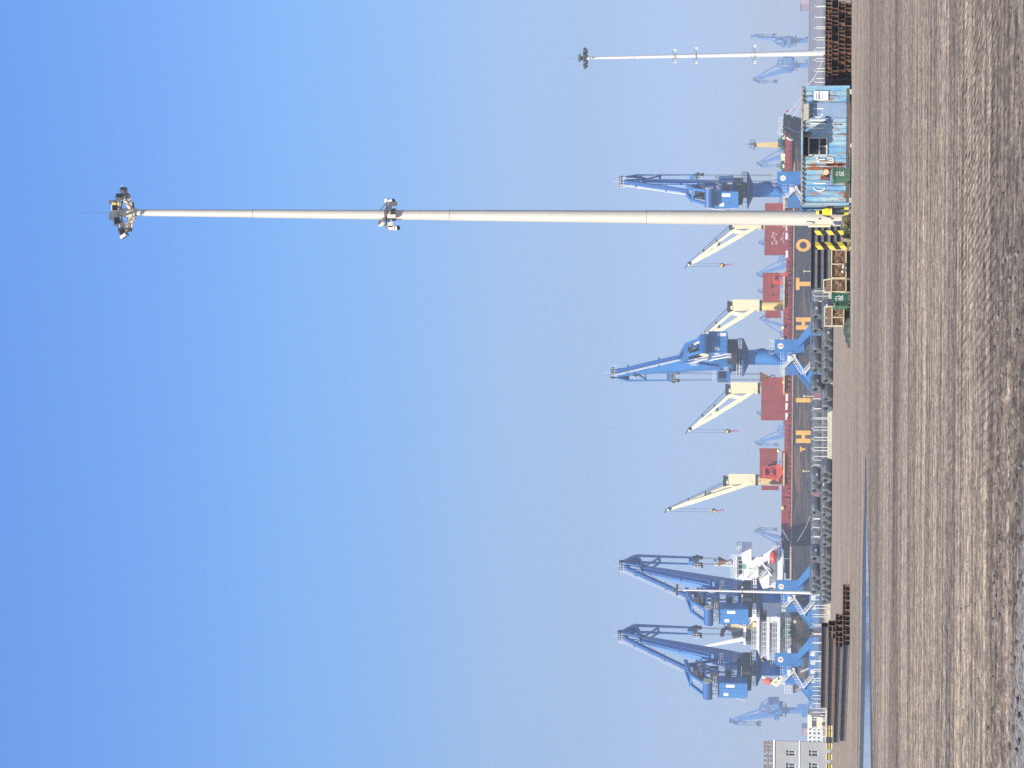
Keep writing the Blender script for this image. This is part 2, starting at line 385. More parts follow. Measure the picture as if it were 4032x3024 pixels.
# sea behind the quay and the far quay
m, t, b, L = nodes('harbour_water'); b.inputs["Base Color"].default_value = (.03, .06, .08, 1); b.inputs["Roughness"].default_value = .12
bump(t, b, noise(t, .6, 4, .6, mapping(t, (1, .5, 1))).outputs[0], .3, .3)
sea = MB(); sea.add([(-3500, 500, -3), (3500, 500, -3), (3500, 6000, -3), (-3500, 6000, -3)], [(0, 1, 2, 3)]); struct(sea.build('water', m))
fq = MB(); fq.bb(-2000, 2000, 1650, 3800, -4, .6); struct(fq.build('far_quay', paint('far_quay_concrete', (.22, .21, .2), .9, scale=.05)))

# puddle along the left of the yard, and the damp soil round it
def gpt(y, V, z=.004):
    d = ray(y, V); s = -EYE / d.z; return Vector((d.x * s, d.y * s, z))
def strip(top, bot, z, jit=.0, n=60):
    mb = MB(); pa = []; 
    def samp(tb, y):
        for (a, va), (c, vc) in zip(tb, tb[1:]):
            if (a - y) * (c - y) <= 0: return va + (vc - va) * (y - a) / (c - a + 1e-9)
        return tb[-1][1]
    y0, y1 = top[0][0], top[-1][0]; up, dn = [], []
    for i in range(n + 1):
        y = y0 + (y1 - y0) * i / n
        up.append(gpt(y, samp(top, y) + random.uniform(-jit, jit), z)); dn.append(gpt(y, samp(bot, y) + random.uniform(-jit, jit), z))
    vs = up + dn; fs = [(i, i + 1, n + 2 + i, n + 1 + i) for i in range(n)]
    return mb.add(vs, fs)
m, t, b, L = nodes('puddle_water'); b.inputs["Base Color"].default_value = (.97, .97, .97, 1); b.inputs["Metallic"].default_value = 1.0; b.inputs["Roughness"].default_value = .13
b.inputs["Specular IOR Level"].default_value = .8
bump(t, b, noise(t, 3, 3, .6, mapping(t, (1, 1, 1))).outputs[0], .04, .02)
struct(strip([(3200, 3397), (3024, 3400), (2700, 3407), (2430, 3411), (2224, 3411.5), (2080, 3412), (2010, 3413)],
             [(3200, 3432), (3024, 3430), (2700, 3426), (2430, 3424), (2224, 3420), (2080, 3415.5), (2010, 3413.6)], .008, .35, 90).build('puddle', m))
damp = paint('damp_soil', (.075, .07, .068), .55, 0, .35, 2, spec=.5)
struct(strip([(3200, 3378), (3024, 3384), (2600, 3392), (2224, 3396), (2000, 3403), (1800, 3408)],
             [(3200, 3440), (3024, 3436), (2600, 3430), (2224, 3422), (2000, 3413), (1800, 3411)], .004, .5, 120).build('wet_ground', damp))

# loose stones on the near ground: nobody could count them
gr = MB()
for i in range(2200):
    yy = 16 + 26 * random.random() ** 1.5; xx = random.uniform(-.18, .18) * yy
    r = random.choice((.004, .005, .006, .009)) * random.uniform(.7, 1.3)
    if random.random() < .5 and xx < 1.2:
        yy = 19.6 + .35 * math.sin(xx * .9) - .175 * (xx - .3) + random.gauss(0, .7); r = random.uniform(.008, .030)
    gr.blob((xx, yy, r * .3), r, 1, .3, (1.3, 1.1, .7), mi=0 if random.random() < .7 else 1)
o = gr.build('gravel', [paint('clod_dark', (.085, .07, .06), .95, scale=12), paint('pebble_pale', (.20, .18, .16), .9, scale=20)]); struct(o, 'stuff')

# the air over the harbour
hz = MB(); hz.bb(-2600, 2600, -40, 4200, -7, 57)
m = bpy.data.materials.new('haze'); m.use_nodes = True; t = m.node_tree; t.nodes.clear()
out = t.nodes.new("ShaderNodeOutputMaterial"); pv = t.nodes.new("ShaderNodeVolumePrincipled")
pv.inputs["Color"].default_value = (.66, .76, .86, 1); pv.inputs["Density"].default_value = .00035; pv.inputs["Anisotropy"].default_value = 0
t.links.new(pv.outputs[0], out.inputs["Volume"])
struct(hz.build('haze', m), 'stuff')
# ================= LIGHT MASTS =================
def camera_unit(root, p, d=(0, -1, 0), s=1.0):
    """dome surveillance camera hanging at p"""
    a = MB(rel(root.location)); p = Vector(p)
    a.tube(p, p + Vector((0, 0, -.30 * s)), .13 * s, .16 * s, 12); a.box(p + Vector((0, 0, .08 * s)), (.26 * s, .26 * s, .12 * s))
    o = a.build('surveillance_camera', M['camw'], root, True)
    g = MB(rel(root.location)); q = p + Vector((0, 0, -.30 * s))
    g.lathe([(.16 * s, 0), (.15 * s, -.08 * s), (.1 * s, -.15 * s), (0, -.18 * s)], q, 12); g.build('camera_dome', M['black'], o, True)
def box_light(root, c, yaw, tilt, sz=(.42, .16, .5), mat='lamp'):
    R = Matrix.Rotation(yaw, 3, 'Z') @ Matrix.Rotation(tilt, 3, 'X')
    a = MB(rel(root.location)); a.box(c, sz, R)
    c = Vector(c)
    for k in range(4): a.box(c + R @ Vector((-.15 + .1 * k, sz[1] / 2 + .03, 0)), (.02, .06, sz[2] * .8), R)
    o = a.build('floodlight', M[mat], root)
    g = MB(rel(root.location)); g.box(c + R @ Vector((0, -sz[1] / 2 - .004, 0)), (sz[0] * .86, .012, sz[2] * .86), R)
    g.build('lamp_glass', M['glassd'], o)
    return o
def mast_pole(root, base, H, r0, r1, mat, joints, tilt=0.0):
    bx, by, bz = base
    def cz(z): return (r0 + (r1 - r0) * z / H)
    top = Vector((bx + math.tan(tilt) * H, by, bz + H)); bot = Vector(base)
    def P(z): return bot.lerp(top, z / H)
    zs = [0] + joints + [H]; out = None
    for i in range(len(zs) - 1):
        a = MB(rel(root.location)); a.tube(P(zs[i]), P(zs[i + 1]), cz(zs[i]) + .0, cz(zs[i + 1]) + .012, 24)
        o = a.build('pole', mat, root, True)
        if i: a = MB(rel(root.location)); a.tube(P(zs[i] - .01), P(zs[i] + .04), cz(zs[i]) + .022, cz(zs[i]) + .022, 24); a.build('joint_collar', M['conc'], o, True)
    return P, cz
# --- the near mast
D0 = 119.0
base = at(861, 3312, D0); base.z = .0
mastA = thing('light_mast', 'tallest cream light mast, rising beside the blue container', 'light mast', base)
H = Z(838, 530, D0) - base.z
P, cr = mast_pole(mastA, base, H, .405, .17, M['mast'], [Z(0, 2552, D0) - base.z, Z(0, 1777, D0) - base.z, Z(0, 1002, D0) - base.z], math.radians(.72))
RO = rel(base)
def zof(V): return Z(850, V, D0) - base.z
# head: ring frame with floodlights
zr = zof(500); C = P(H) ; C.z = base.z + zr
rg = MB(RO)
R1 = 1.05
for k in range(28):
    a0, a1 = 2 * math.pi * k / 28, 2 * math.pi * (k + 1) / 28
    for (rr, dz) in ((R1, 0), (R1, .28), (.72, .1)):
        rg.beam(C + Vector((rr * math.cos(a0), rr * math.sin(a0), dz)), C + Vector((rr * math.cos(a1), rr * math.sin(a1), dz)), .04)
    if k % 2 == 0:
        u = Vector((math.cos(a0), math.sin(a0), 0)); rg.beam(C + u * R1, C + u * R1 + Vector((0, 0, .28)), .05); rg.beam(C + u * R1 + Vector((0, 0, .28)), C + u * .72 + Vector((0, 0, .1)), .04)
rg.build('ring_frame', M['bracket'], mastA)
sp = MB(RO)
for k in range(6):
    u = Vector((math.cos(k * math.pi / 3 + .3), math.sin(k * math.pi / 3 + .3), 0)); sp.beam(C + Vector((0, 0, -.25)) + u * .18, C + u * R1, .1, .16)
    sp.beam(C + Vector((0, 0, .45)) + u * .15, C + u * R1 + Vector((0, 0, .28)), .06)
sp.tube(C + Vector((0, 0, -.5)), C + Vector((0, 0, .5)), .24, .24, 16)
sp.build('ring_spokes', M['mast'], mastA)
for k in range(12):
    a = 2 * math.pi * k / 12 + .12; u = Vector((math.cos(a), math.sin(a), 0)); q = C + u * (R1 + .26) + Vector((0, 0, .16 + .12 * math.sin(3 * a)))
    box_light(mastA, q, a + math.pi / 2 + .2 * math.sin(5 * a), math.radians(30 + 20 * math.sin(2 * a)), (.34, .13, .34), 'lamp' if k % 3 else 'camw')
for (dx, dy, dz, sx) in ((-.25, -.5, .62, .4), (.55, -.35, .7, .2), (-.55, .1, .55, .3), (.2, .3, .6, .5)):
    g = MB(RO); g.box(C + Vector((dx, dy, dz)), (sx, .3, .34)); g.build('control_box', M['lamp'], mastA)
g = MB(RO); g.box(C + Vector((.42, -.62, .42)), (.13, .13, .42)); g.build('beacon', M['yellow'], mastA)
for dz in (0, .9, 1.5):
    pass
g = MB(RO); top = C + Vector((0, 0, .5)); g.tube(top, top + Vector((0, 0, zof(322) - zr - .5)), .014, .008, 6); g.build('lightning_rod', M['bracket'], mastA)
g = MB(RO); g.tube(C + Vector((0, 0, .5)), C + Vector((0, 0, .9)), .2, .12, 14); g.build('mast_cap', M['bracket'], mastA)
# mid cluster of cameras
zc = zof(1532); Cm = P(zc)
g = MB(RO)
for k in (-1, 1):
    g.beam(Cm + Vector((k * .25, 0, 0)), Cm + Vector((k * .85, -.15, 0)), .07); g.beam(Cm + Vector((k * .2, 0, .5)), Cm + Vector((k * .8, -.1, 0)), .06)
g.tube(Cm + Vector((-.62, -.45, .06)), Cm + Vector((.62, -.45, .06)), .04, .04, 8)
g.tube(Cm - Vector((0, 0, .35)), Cm - Vector((0, 0, .2)), .34, .34, 20); g.tube(Cm + Vector((0, 0, .1)), Cm + Vector((0, 0, .2)), .34, .34, 20)
g.build('camera_bracket', M['bracket'], mastA)
camera_unit(mastA, Cm + Vector((.70, -.3, .02)), s=.85); camera_unit(mastA, Cm + Vector((-.72, -.3, -.25)), s=.85)
for (dx, dz, sx, sz, mt) in ((.55, -.28, .22, .38, 'bracket'), (.3, -.05, .3, .28, 'lamp'), (-.55, -.12, .26, .34, 'mast'), (-.72, -.2, .2, .36, 'mast')):
    g = MB(RO); g.box(Cm + Vector((dx, -.35, dz)), (sx, .2, sz)); g.build('equipment_box', M[mt], mastA)
g = MB(RO); g.box(Cm + Vector((-.12, -.42, -.22)), (.2, .22, .46)); g.build('junction_box', M['mast'], mastA)
box_light(mastA, Cm + Vector((-.42, -.5, .32)), .5, -.9, (.28, .12, .5), 'mast')
g = MB(RO); g.box(Cm + Vector((.72, -.25, .16)), (.16, .22, .05)); g.box(Cm + Vector((-.78, -.25, -.09)), (.16, .22, .05)); g.each('sun_shield', M['camw'], mastA)
# lower fittings
g = MB(RO)
for (y, V) in ((862, 3227), (862, 3277)):
    q = at(y, V, D0 - .41); g.box(q, (.06, .03, .11))
q = at(829, 3168, D0 - .1); g.box(q, (.09, .2, .09)); g.build('access_slot', M['black'], mastA)
g = MB(RO); p0, p1 = at(890, 3182, D0 - .2), at(890, 3270, D0 - .2); g.tube(p0, p1, .06, .06, 12); g.build('conduit', M['cream'], mastA, True)
g = MB(RO); g.box(at(880, 3184, D0 - .42), (.14, .04, .38)); g.build('name_plate', M['mast'], mastA)
g = MB(RO); g.tube(base - Vector((0, 0, .1)), base + Vector((0, 0, .06)), .62, .6, 20); g.build('base_flange', M['mast'], mastA)
# soil bed the mast stands on
sb = MB(); c = Vector((X(903, D0, 3340), base.y - .1, 0)); rng = random.Random(3); n = 40; vs = [(c.x, c.y, .46)]; rows = [(.45, .45), (.78, .42), (.92, .2), (1.0, -.02)]
for (k, z) in rows:
    for i in range(n):
        a = 2 * math.pi * i / n; rr = k * (.78 + .10 * rng.random()); vs.append((c.x + rr * math.cos(a), c.y + 1.3 * rr * math.sin(a), z + .05 * rng.random() * (z > .1)))
fs = [(0, 1 + i, 1 + (i + 1) % n) for i in range(n)]
for r_ in range(3):
    for i in range(n): a, b_ = 1 + r_ * n + i, 1 + r_ * n + (i + 1) % n; fs.append((a, a + n, b_ + n, b_))
sb.add(vs, fs); struct(sb.build('soil_bed', paint('bed_soil', (.27, .21, .14), .95, 0, .3, 5, dirty=.5, dirt=(.12, .09, .06), rscale=6, streak=(1, 1, 1)), smooth=True))

# --- the two far masts
def far_mast(name_label, y, Vb, Vt, D, tilt, levels, ring=1.15):
    b_ = at(y, 3228, D); b_.z = 0
    t_ = thing('light_mast', name_label, 'light mast', b_, 0, 'high masts behind the fence'); ro = rel(b_)
    Hh = Z(y, Vt, D)
    P_, c_ = mast_pole(t_, b_, Hh, .42, .18, M['mastfar'], [Hh * .28, Hh * .55, Hh * .8], tilt)
    Ct = P_(Hh)
    g = MB(ro)
    for k in range(20):
        a0, a1 = 2 * math.pi * k / 20, 2 * math.pi * (k + 1) / 20
        for dz in (0, .3): g.beam(Ct + Vector((ring * math.cos(a0), ring * math.sin(a0), dz)), Ct + Vector((ring * math.cos(a1), ring * math.sin(a1), dz)), .08)
    for k in range(4): u = Vector((math.cos(k * 1.57), math.sin(k * 1.57), 0)); g.beam(Ct, Ct + u * ring, .1)
    g.tube(Ct, Ct + Vector((0, 0, .8)), .3, .3, 12); g.build('ring_frame', M['bracket'], t_)
    for k in range(10):
        a = 2 * math.pi * k / 10; u = Vector((math.cos(a), math.sin(a), 0)); R = Matrix.Rotation(a + 1.57, 3, 'Z') @ Matrix.Rotation(.6, 3, 'X')
        g = MB(ro); g.box(Ct + u * (ring + .25) + Vector((0, 0, .1)), (.5, .25, .5), R); g.build('floodlight', M['lamp'], t_)
    g = MB(ro); g.box(Ct + Vector((0, -.3, .95)), (1.1, .5, .35)); g.build('control_box', M['lamp'], t_)
    g = MB(ro); g.tube(Ct + Vector((0, 0, .8)), Ct + Vector((0, 0, 2.9)), .02, .015, 6); g.build('lightning_rod', M['bracket'], t_)
    for (V, wd) in levels:
        q = P_(Z(y, V, D)); g = MB(ro); g.beam(q - Vector((wd, .3, 0)), q + Vector((wd, -.3, 0)), .07)
        for k in (-1, 1): g.beam(q + Vector((k * .3, -.2, .5)), q + Vector((k * wd, -.3, 0)), .05)
        g.build('camera_bracket', M['bracket'], t_)
        for k in (-1, 1):
            g = MB(ro); g.tube(q + Vector((k * wd, -.35, .15)), q + Vector((k * wd, -.35, -.25)), .14, .11, 10); g.box(q + Vector((k * (wd - .25), -.35, -.05)), (.15, .14, .3)); g.build('surveillance_camera', M['camw'], t_)
    return t_
far_mast('slim white light mast with three pairs of cameras behind rusty beams', 209, 3300, 2308, 338, math.radians(-.45), [(2658, .95), (2742, 1.15), (2972, 1.3)])
far_mast('slim white high mast standing in front of crane 3', 2335, 3230, 2668, 540, math.radians(.25), [(2922, 1.1)], 1.0)

# ================= BLUE CONTAINER OFFICE =================
DC = 117.0
c0 = at(806, 3348, DC); x0 = c0.x; x1 = X(340, DC, 3348); zb = .10; zt = Z(570, 3157, DC); W_ = 2.44
cont = thing('container_office', 'rusty light blue shipping container office with a propped window flap', 'container', ((x0 + x1) / 2, DC + W_ / 2, 0)); ro = rel(cont.location)
def cx_(y): return X(y, DC, 3240)
def cz_(V, y=570): return Z(y, V, DC)
def cont_paint():
    m, t, b, L = nodes('container_blue')
    n = noise(t, 1.2, 5, .6, mapping(t, (1.2, 1, .5))); r = ramp(t, [(.35, (.10, .31, .56)), (.5, (.17, .42, .62)), (.62, (.33, .50, .58))]); L.new(n.outputs[0], r.inputs[0]); out = r.outputs[0]
    n1 = noise(t, 2.2, 6, .7, mapping(t, (2.5, 1, .5), loc=(3, 3, 3))); r1 = ramp(t, [(.47, (0, 0, 0)), (.60, (.85, .85, .85))]); L.new(n1.outputs[0], r1.inputs[0]); out = mixc(t, r1.outputs[0], out, (.36, .40, .34))
    n2 = noise(t, 1.5, 9, .72, mapping(t, (5, 1, .8), loc=(1, 5, 2))); r2 = ramp(t, [(.55, (0, 0, 0)), (.61, (1, 1, 1))]); L.new(n2.outputs[0], r2.inputs[0]); out = mixc(t, r2.outputs[0], out, (.24, .085, .03))
    n4 = noise(t, 9, 6, .7, mapping(t, (1, 1, .6), loc=(4, 5, 2))); r4 = ramp(t, [(.58, (0, 0, 0)), (.66, (.9, .9, .9))]); L.new(n4.outputs[0], r4.inputs[0]); out = mixc(t, r4.outputs[0], out, (.30, .15, .07))
    L.new(out, b.inputs["Base Color"]); b.inputs["Roughness"].default_value = .55; return m
M['cont'] = cont_paint()
win = (cx_(613), cx_(540), cz_(3258), cz_(3182))
door = (cx_(468), cx_(408), cz_(3333), cz_(3200))
def corr(root, xa, xb, za, zb_, y, step=.275, dep=.036, first=True, sgn=-1):
    """corrugated steel sheet facing -y"""
    g = MB(ro); xx = xa; prof = [(xa, 0)]
    k = 0
    n = max(1, int(round((xb - xa) / step))); st = (xb - xa) / n
    for i in range(n):
        s = xa + i * st; prof += [(s + st * .32, 0), (s + st * .5, dep), (s + st * .82, dep), (s + st, 0)]
    vs = []; 
    for (px, d) in prof: vs += [(px, y + d, za), (px, y + d, zb_)]
    fs = [(2 * i, 2 * i + 2, 2 * i + 3, 2 * i + 1) for i in range(len(prof) - 1)]
    return g.add(vs, fs)
walls = MB(ro)
for seg in ((x0 + .06, win[0], zb + .16, zt - .1), (win[0], win[1], zb + .16, win[2]), (win[1], door[0], zb + .16, zt - .1), (door[0], door[1], door[3], zt - .1), (door[1], x1 - .06, zb + .16, zt - .1),):
    g = corr(cont, seg[0], seg[1], seg[2], seg[3], DC + .02); walls.add([p + cont.location for p in g.v], g.f)
walls.bb(x0 + .03, x0 + .06, DC + .05, DC + W_, zb + .1, zt - .05); walls.bb(x1 - .06, x1 - .03, DC + .05, DC + W_, zb + .1, zt - .05)
walls.bb(x0 + .03, x1 - .03, DC + W_ - .05, DC + W_, zb + .1, zt - .05)
walls.build('wall_panel', M['cont'], cont)
g = MB(ro)
for xx in (x0 + .03, x1 - .03):
    for yy in (DC + .04, DC + W_ - .05): g.box((xx, yy, (zb + zt) / 2), (.14, .14, zt - zb))
g.each('corner_post', M['cont'], cont)
g = MB(ro); g.bb(x0, x1, DC - .02, DC + .12, zb, zb + .15); g.bb(x0, x1, DC + W_ - .12, DC + W_, zb, zb + .15)
for i in range(9): xx = x0 + .4 + i * .66; g.bb(xx, xx + .1, DC + .12, DC + W_ - .12, zb + .02, zb + .12)
g.build('base_rail', paint('base_rail_grime', (.10, .10, .085), .8, 0, .4, 4, rust=.2, rscale=4), cont)
g = MB(ro); g.bb(x0 + .05, x1 - .05, DC + .06, DC + W_ - .05, zt - .06, zt - .01); g.tube((x0 - .02, DC - .01, zt - .02), (x1 + .02, DC - .01, zt - .02), .055, .055, 10)
for i in range(26): xx = x0 + .1 + i * (x1 - x0 - .2) / 25; g.box((xx, DC - .05, zt - .06 + random.uniform(-.02, .01)), (.13, .05, .07))
g.build('roof', paint('roof_grey', (.30, .29, .26), .8, 0, .35, 5, rust=.3, rscale=5), cont)
g = MB(ro); g.bb(x0 + .1, x0 + .35, DC - .02, DC + .3, 0, zb); g.bb(x1 - .4, x1 - .15, DC - .02, DC + .3, 0, zb); g.bb((x0 + x1) / 2 - .1, (x0 + x1) / 2 + .1, DC, DC + .3, 0, zb)
g.bb(x0 + .1, x0 + .35, DC + 2, DC + 2.3, 0, zb); g.bb(x1 - .4, x1 - .15, DC + 2, DC + 2.3, 0, zb); g.each('support_block', M['conc'], cont)
# window with frame, bars and the dark room behind
wf = MB(ro); fy = DC - .015
for (a, b_, c_, d) in ((win[0], win[0] + .07, win[2], win[3]), (win[1] - .07, win[1], win[2], win[3]), (win[0] + .07, win[1] - .07, win[2], win[2] + .07), (win[0] + .07, win[1] - .07, win[3] - .07, win[3]),
                       (win[0] + .07, win[1] - .07, cz_(3226) - .035, cz_(3226) + .035), ((win[0] + win[1]) / 2 - .03, (win[0] + win[1]) / 2 + .03, win[2] + .07, cz_(3226) - .035)):
    wf.bb(a, b_, fy - .02, fy + .06, c_, d)
wo = wf.build('window', paint('window_frame_white', (.55, .56, .54), .6, 0, .15, 8, dirty=.5, dirt=(.3, .28, .24), rscale=8), cont)
g = MB(ro); g.bb(win[0] + .02, win[1] - .02, DC + .045, DC + .055, win[2] + .02, win[3] - .02); g.build('window_glass', M['black'], wo)
g = MB(ro)
for i in range(5): zz = win[2] + .12 + i * .1; g.tube((win[0] + .05, fy - .03, zz), (win[1] - .05, fy - .03, zz), .006, .006, 6)
g.build('window_bars', M['bracket'], wo)
g = MB(ro); g.bb(win[0] + .01, win[1] - .01, DC + .9, DC + .92, win[2], zt - .12); g.bb(win[0], win[0] + .01, DC + .06, DC + .9, win[2], zt - .12); g.bb(win[1] - .01, win[1], DC + .06, DC + .9, win[2], zt - .12); g.bb(win[0], win[1], DC + .06, DC + .9, win[2] - .02, win[2]); g.build('room_shade_lining', M['black'], cont)  # linings coloured black to give the unlit room its shade
# the flap propped open above the window: a corrugated piece of wall hinged at the roof edge
fl = MB(ro); xa, xb = cx_(622), cx_(522); dep = 1.25; n = 9
pr = []
for i in range(n):
    s = xa + i * (xb - xa) / n; st = (xb - xa) / n; pr += [(s, 0), (s + st * .35, 0), (s + st * .5, .04), (s + st * .85, .04)]
pr.append((xb, 0)); vs = []
for (px, d) in pr: vs += [(px, DC - .02, zt - .1 + d), (px, DC - dep, zt - .02 + d)]
fl.add(vs, [(2 * i, 2 * i + 1, 2 * i + 3, 2 * i + 2) for i in range(len(pr) - 1)]); fl.bb(xa, xb, DC - dep - .03, DC - dep + .01, zt - .06, zt + .03)
fo = fl.build('awning_flap', M['cont'], cont)
g = MB(ro); g.beam((xb - .03, DC - .02, cz_(3193)), (xb - .03, DC - dep + .15, zt - .05), .045); g.beam((xa + .05, DC - .02, cz_(3193)), (xa + .05, DC - dep + .15, zt - .05), .045)
g.beam((xb - .03, DC - .02, cz_(3193)), (xb - .03, DC - .03, zt - .1), .05); g.build('awning_strut', M['rusty2'], cont)
# door and its little canopy
g = MB(ro); g.bb(door[0], door[1], DC - .01, DC + .03, door[2], door[3])
for (a, b_, c_, d) in ((door[0] - .03, door[0] + .04, door[2], door[3]), (door[1] - .04, door[1] + .03, door[2], door[3]), (door[0], door[1], door[2], door[2] + .05)): g.bb(a, b_, DC - .035, DC - .01, c_, d)
do = g.build('door', paint('door_faded_blue', (.24, .33, .47), .5, 0, .15, 3, dirty=.35, dirt=(.25, .3, .42), rscale=5), cont)
g = MB(ro); q = at(462, 3256, DC); g.bb(q.x - .03, q.x + .03, DC - .06, DC - .01, q.z - .09, q.z + .09); q = at(441, 3224, DC); g.box((q.x, DC - .02, q.z), (.05, .03, .05)); g.build('door_handle', M['black'], do)
g = MB(ro); xa2, xb2 = cx_(474), cx_(409); za2 = cz_(3183); g.add([(xa2, DC, cz_(3160)), (xb2, DC, cz_(3160)), (xb2, DC - .38, za2), (xa2, DC - .38, za2), (xa2, DC, cz_(3163)), (xb2, DC, cz_(3163)), (xb2, DC - .36, za2 - .04), (xa2, DC - .36, za2 - .04)], [(0, 3, 2, 1), (4, 5, 6, 7), (3, 7, 6, 2), (0, 4, 7, 3), (1, 2, 6, 5)])
g.build('door_canopy', paint('canopy_grey', (.33, .33, .26), .8, 0, .2, 5, rust=.2, rscale=5), cont)
# notice board
xa3, xb3 = cx_(395), cx_(359); za3, zb3 = cz_(3260), cz_(3203)
g = MB(ro); g.bb(xa3, xb3, DC - .05, DC - .015, za3, zb3); nb = g.build('notice_board', M['white'], cont)
g = MB(ro); put_text(g, '值班室公告', ((xa3 + xb3) / 2, DC - .056, cz_(3224)), .075, bold=.003)
for i in range(5): g.bb(xa3 + .06, xb3 - .08 - .05 * (i % 2), DC - .054, DC - .052, cz_(3212) - i * .012, cz_(3212) - i * .012 + .004)
for i in range(4): g.bb(xa3 + .05, xb3 - .10, DC - .054, DC - .052, cz_(3234) - i * .03, cz_(3234) - i * .03 + .008)
g.build('notice_text', M['black'], nb)
g = MB(ro); g.bb(cx_(399), cx_(360), DC - .03, DC + .0, zb3 + .01, cz_(3199)); g.build('notice_header', flat('notice_blue', (.03, .12, .35)), cont)
# faded white shipping letters
lt = MB(ro); yy = DC - .008
def stroke(pts, w=.05):
    for a, b_ in zip(pts, pts[1:]):
        pa, pb = at(a[0], a[1], DC), at(b_[0], b_[1], DC); lt.beam((pa.x, yy, pa.z), (pb.x, yy, pb.z), w, .012, up=(0, 1, 0))
def arc(y, V, ry, rv, a0, a1, n=10):
    stroke([(y + ry * math.cos(math.radians(a0 + (a1 - a0) * i / n)), V + rv * math.sin(math.radians(a0 + (a1 - a0) * i / n))) for i in range(n + 1)])
def letter():
    global lt
    lt.build('painted_letter', M['white'], cont); lt = MB(ro)
arc(737, 3226, 15, 23, -80, 80); letter(); stroke([(722, 3203), (722, 3251)]); letter()
arc(445, 3221, 18, 18, -80, 80); letter(); stroke([(428, 3203), (428, 3242)]); letter()
stroke([(505, 3193), (505, 3243)]); letter(); stroke([(487, 3191), (487, 3251)]); letter(); stroke([(473, 3191), (473, 3252)]); letter()
stroke([(628, 3213), (628, 3248)], .045); stroke([(640, 3221), (619, 3219)], .05); stroke([(637, 3228), (622, 3214)], .04); letter()
stroke([(640, 3256), (640, 3281), (622, 3279), (622, 3257)], .045); stroke([(631, 3262), (631, 3277)], .04)
lt.build('painted_letter', M['white'], cont)
# rust bands (real worn stripes on two corrugations)
g = MB(ro)
for (y, Va, Vb, w_) in ((663, 3165, 3325, .14), (650, 3170, 3335, .10), (646, 3250, 3330, .16), (386, 3228, 3312, .04), (377, 3166, 3300, .035), (490, 3283, 3318, .08), (489, 3168, 3190, .06), (768, 3320, 3334, .3), (720, 3325, 3334, .3)):
    a, b_ = at(y, Va, DC), at(y, Vb, DC); n = 9; vs = []
    for i in range(n + 1):
        f = i / n; ww = w_ / 2 * (.35 + random.random()) * (1 if 0 < i < n else .1); p = a.lerp(b_, f); vs += [(p.x - ww, DC + .012, p.z), (p.x + ww, DC + .012, p.z)]
    g.add(vs, [(2 * i, 2 * i + 1, 2 * i + 3, 2 * i + 2) for i in range(n)])
g.each('rust_stain', paint('rust_orange', (.30, .10, .03), .85, 0, .5, 10), cont)
# ================= THINGS ROUND THE MAST =================
ORD = ['first', 'second', 'third', 'fourth', 'fifth', 'sixth', 'seventh', 'eighth', 'ninth', 'tenth', 'eleventh', 'twelfth', 'thirteenth', 'fourteenth', 'fifteenth', 'sixteenth', 'seventeenth', 'eighteenth', 'nineteenth', 'twentieth', 'twenty-first', 'twenty-second', 'twenty-third', 'twenty-fourth']
def wheelie_bin(label, y, Vb, D, H, wd, mat, rz=0.0, marks=True, tilt=0.0):
    p = at(y, Vb, D); p.z = 0; t = thing('wheeled_bin', label, 'wheelie bin', p, rz, 'green wheeled bins'); 
    if tilt: t.rotation_euler = (tilt, 0, rz)
    dp = wd * .95; b0, b1 = wd * .40, wd * .5
    g = MB(); zz0, zz1 = .08, H * .93
    vs = [(-b0, -b0, zz0), (b0, -b0, zz0), (b0, b0, zz0), (-b0, b0, zz0), (-b1, -b1, zz1), (b1, -b1, zz1), (b1, b1, zz1), (-b1, b1, zz1)]
    g.add(vs, [(3, 2, 1, 0), (0, 1, 5, 4), (1, 2, 6, 5), (2, 3, 7, 6), (3, 0, 4, 7)]); g.bb(-b1 - .03, b1 + .03, -b1 - .03, b1 + .03, zz1 - .06, zz1)
    g.build('body', M[mat], t)
    g = MB(); g.add([(-b1 - .03, -b1 - .05, zz1 + .004), (b1 + .03, -b1 - .05, zz1 + .004), (b1 + .03, b1 + .06, zz1 + .004), (-b1 - .03, b1 + .06, zz1 + .004), (-b1 * .8, -b1 * .8, H), (b1 * .8, -b1 * .8, H), (b1 * .8, b1, H), (-b1 * .8, b1, H)],
          [(3, 2, 1, 0), (4, 5, 6, 7), (0, 1, 5, 4), (1, 2, 6, 5), (2, 3, 7, 6), (3, 0, 4, 7)]); l = g.build('lid', M[mat], t)
    g = MB(); g.tube((-b1 * .8, b1 + .1, zz1), (b1 * .8, b1 + .1, zz1), .02, .02, 8); g.build('handle', M[mat], l)
    for k in (-1, 1):
        g = MB(); g.tube((k * b0 * .95 - .03, b0 + .02, .11), (k * b0 * .95 + .03, b0 + .02, .11), .11, .11, 14); g.build('wheel', M['tyre'], t)
    if marks:
        g = MB(); sc_ = H / 1.05
        def st(pts):
            for a, b_ in zip(pts, pts[1:]):
                fa = b0 + (b1 - b0) * (a[1] * sc_ - zz0) / (zz1 - zz0) + .006; fb = b0 + (b1 - b0) * (b_[1] * sc_ - zz0) / (zz1 - zz0) + .006
                g.beam((a[0] * sc_, -fa, a[1] * sc_), (b_[0] * sc_, -fb, b_[1] * sc_), .028, .008, up=(0, 1, 0))
        st([(-.15, .84), (-.16, .74)]); st([(-.08, .87), (-.07, .72)]); st([(.02, .86), (.05, .70)])
        st([(.12, .64), (-.14, .63), (-.15, .42), (.13, .43)]); st([(.08, .58), (-.08, .48)]); st([(-.09, .58), (.07, .47)])
        g.build('chalk_marks', M['chalk'], t)
    return t
b1 = wheelie_bin('dusty green wheeled bin with chalk marks in front of the rusty stripe of the container', 691, 3348, 115.6, .98, .62, 'bin2', .35)
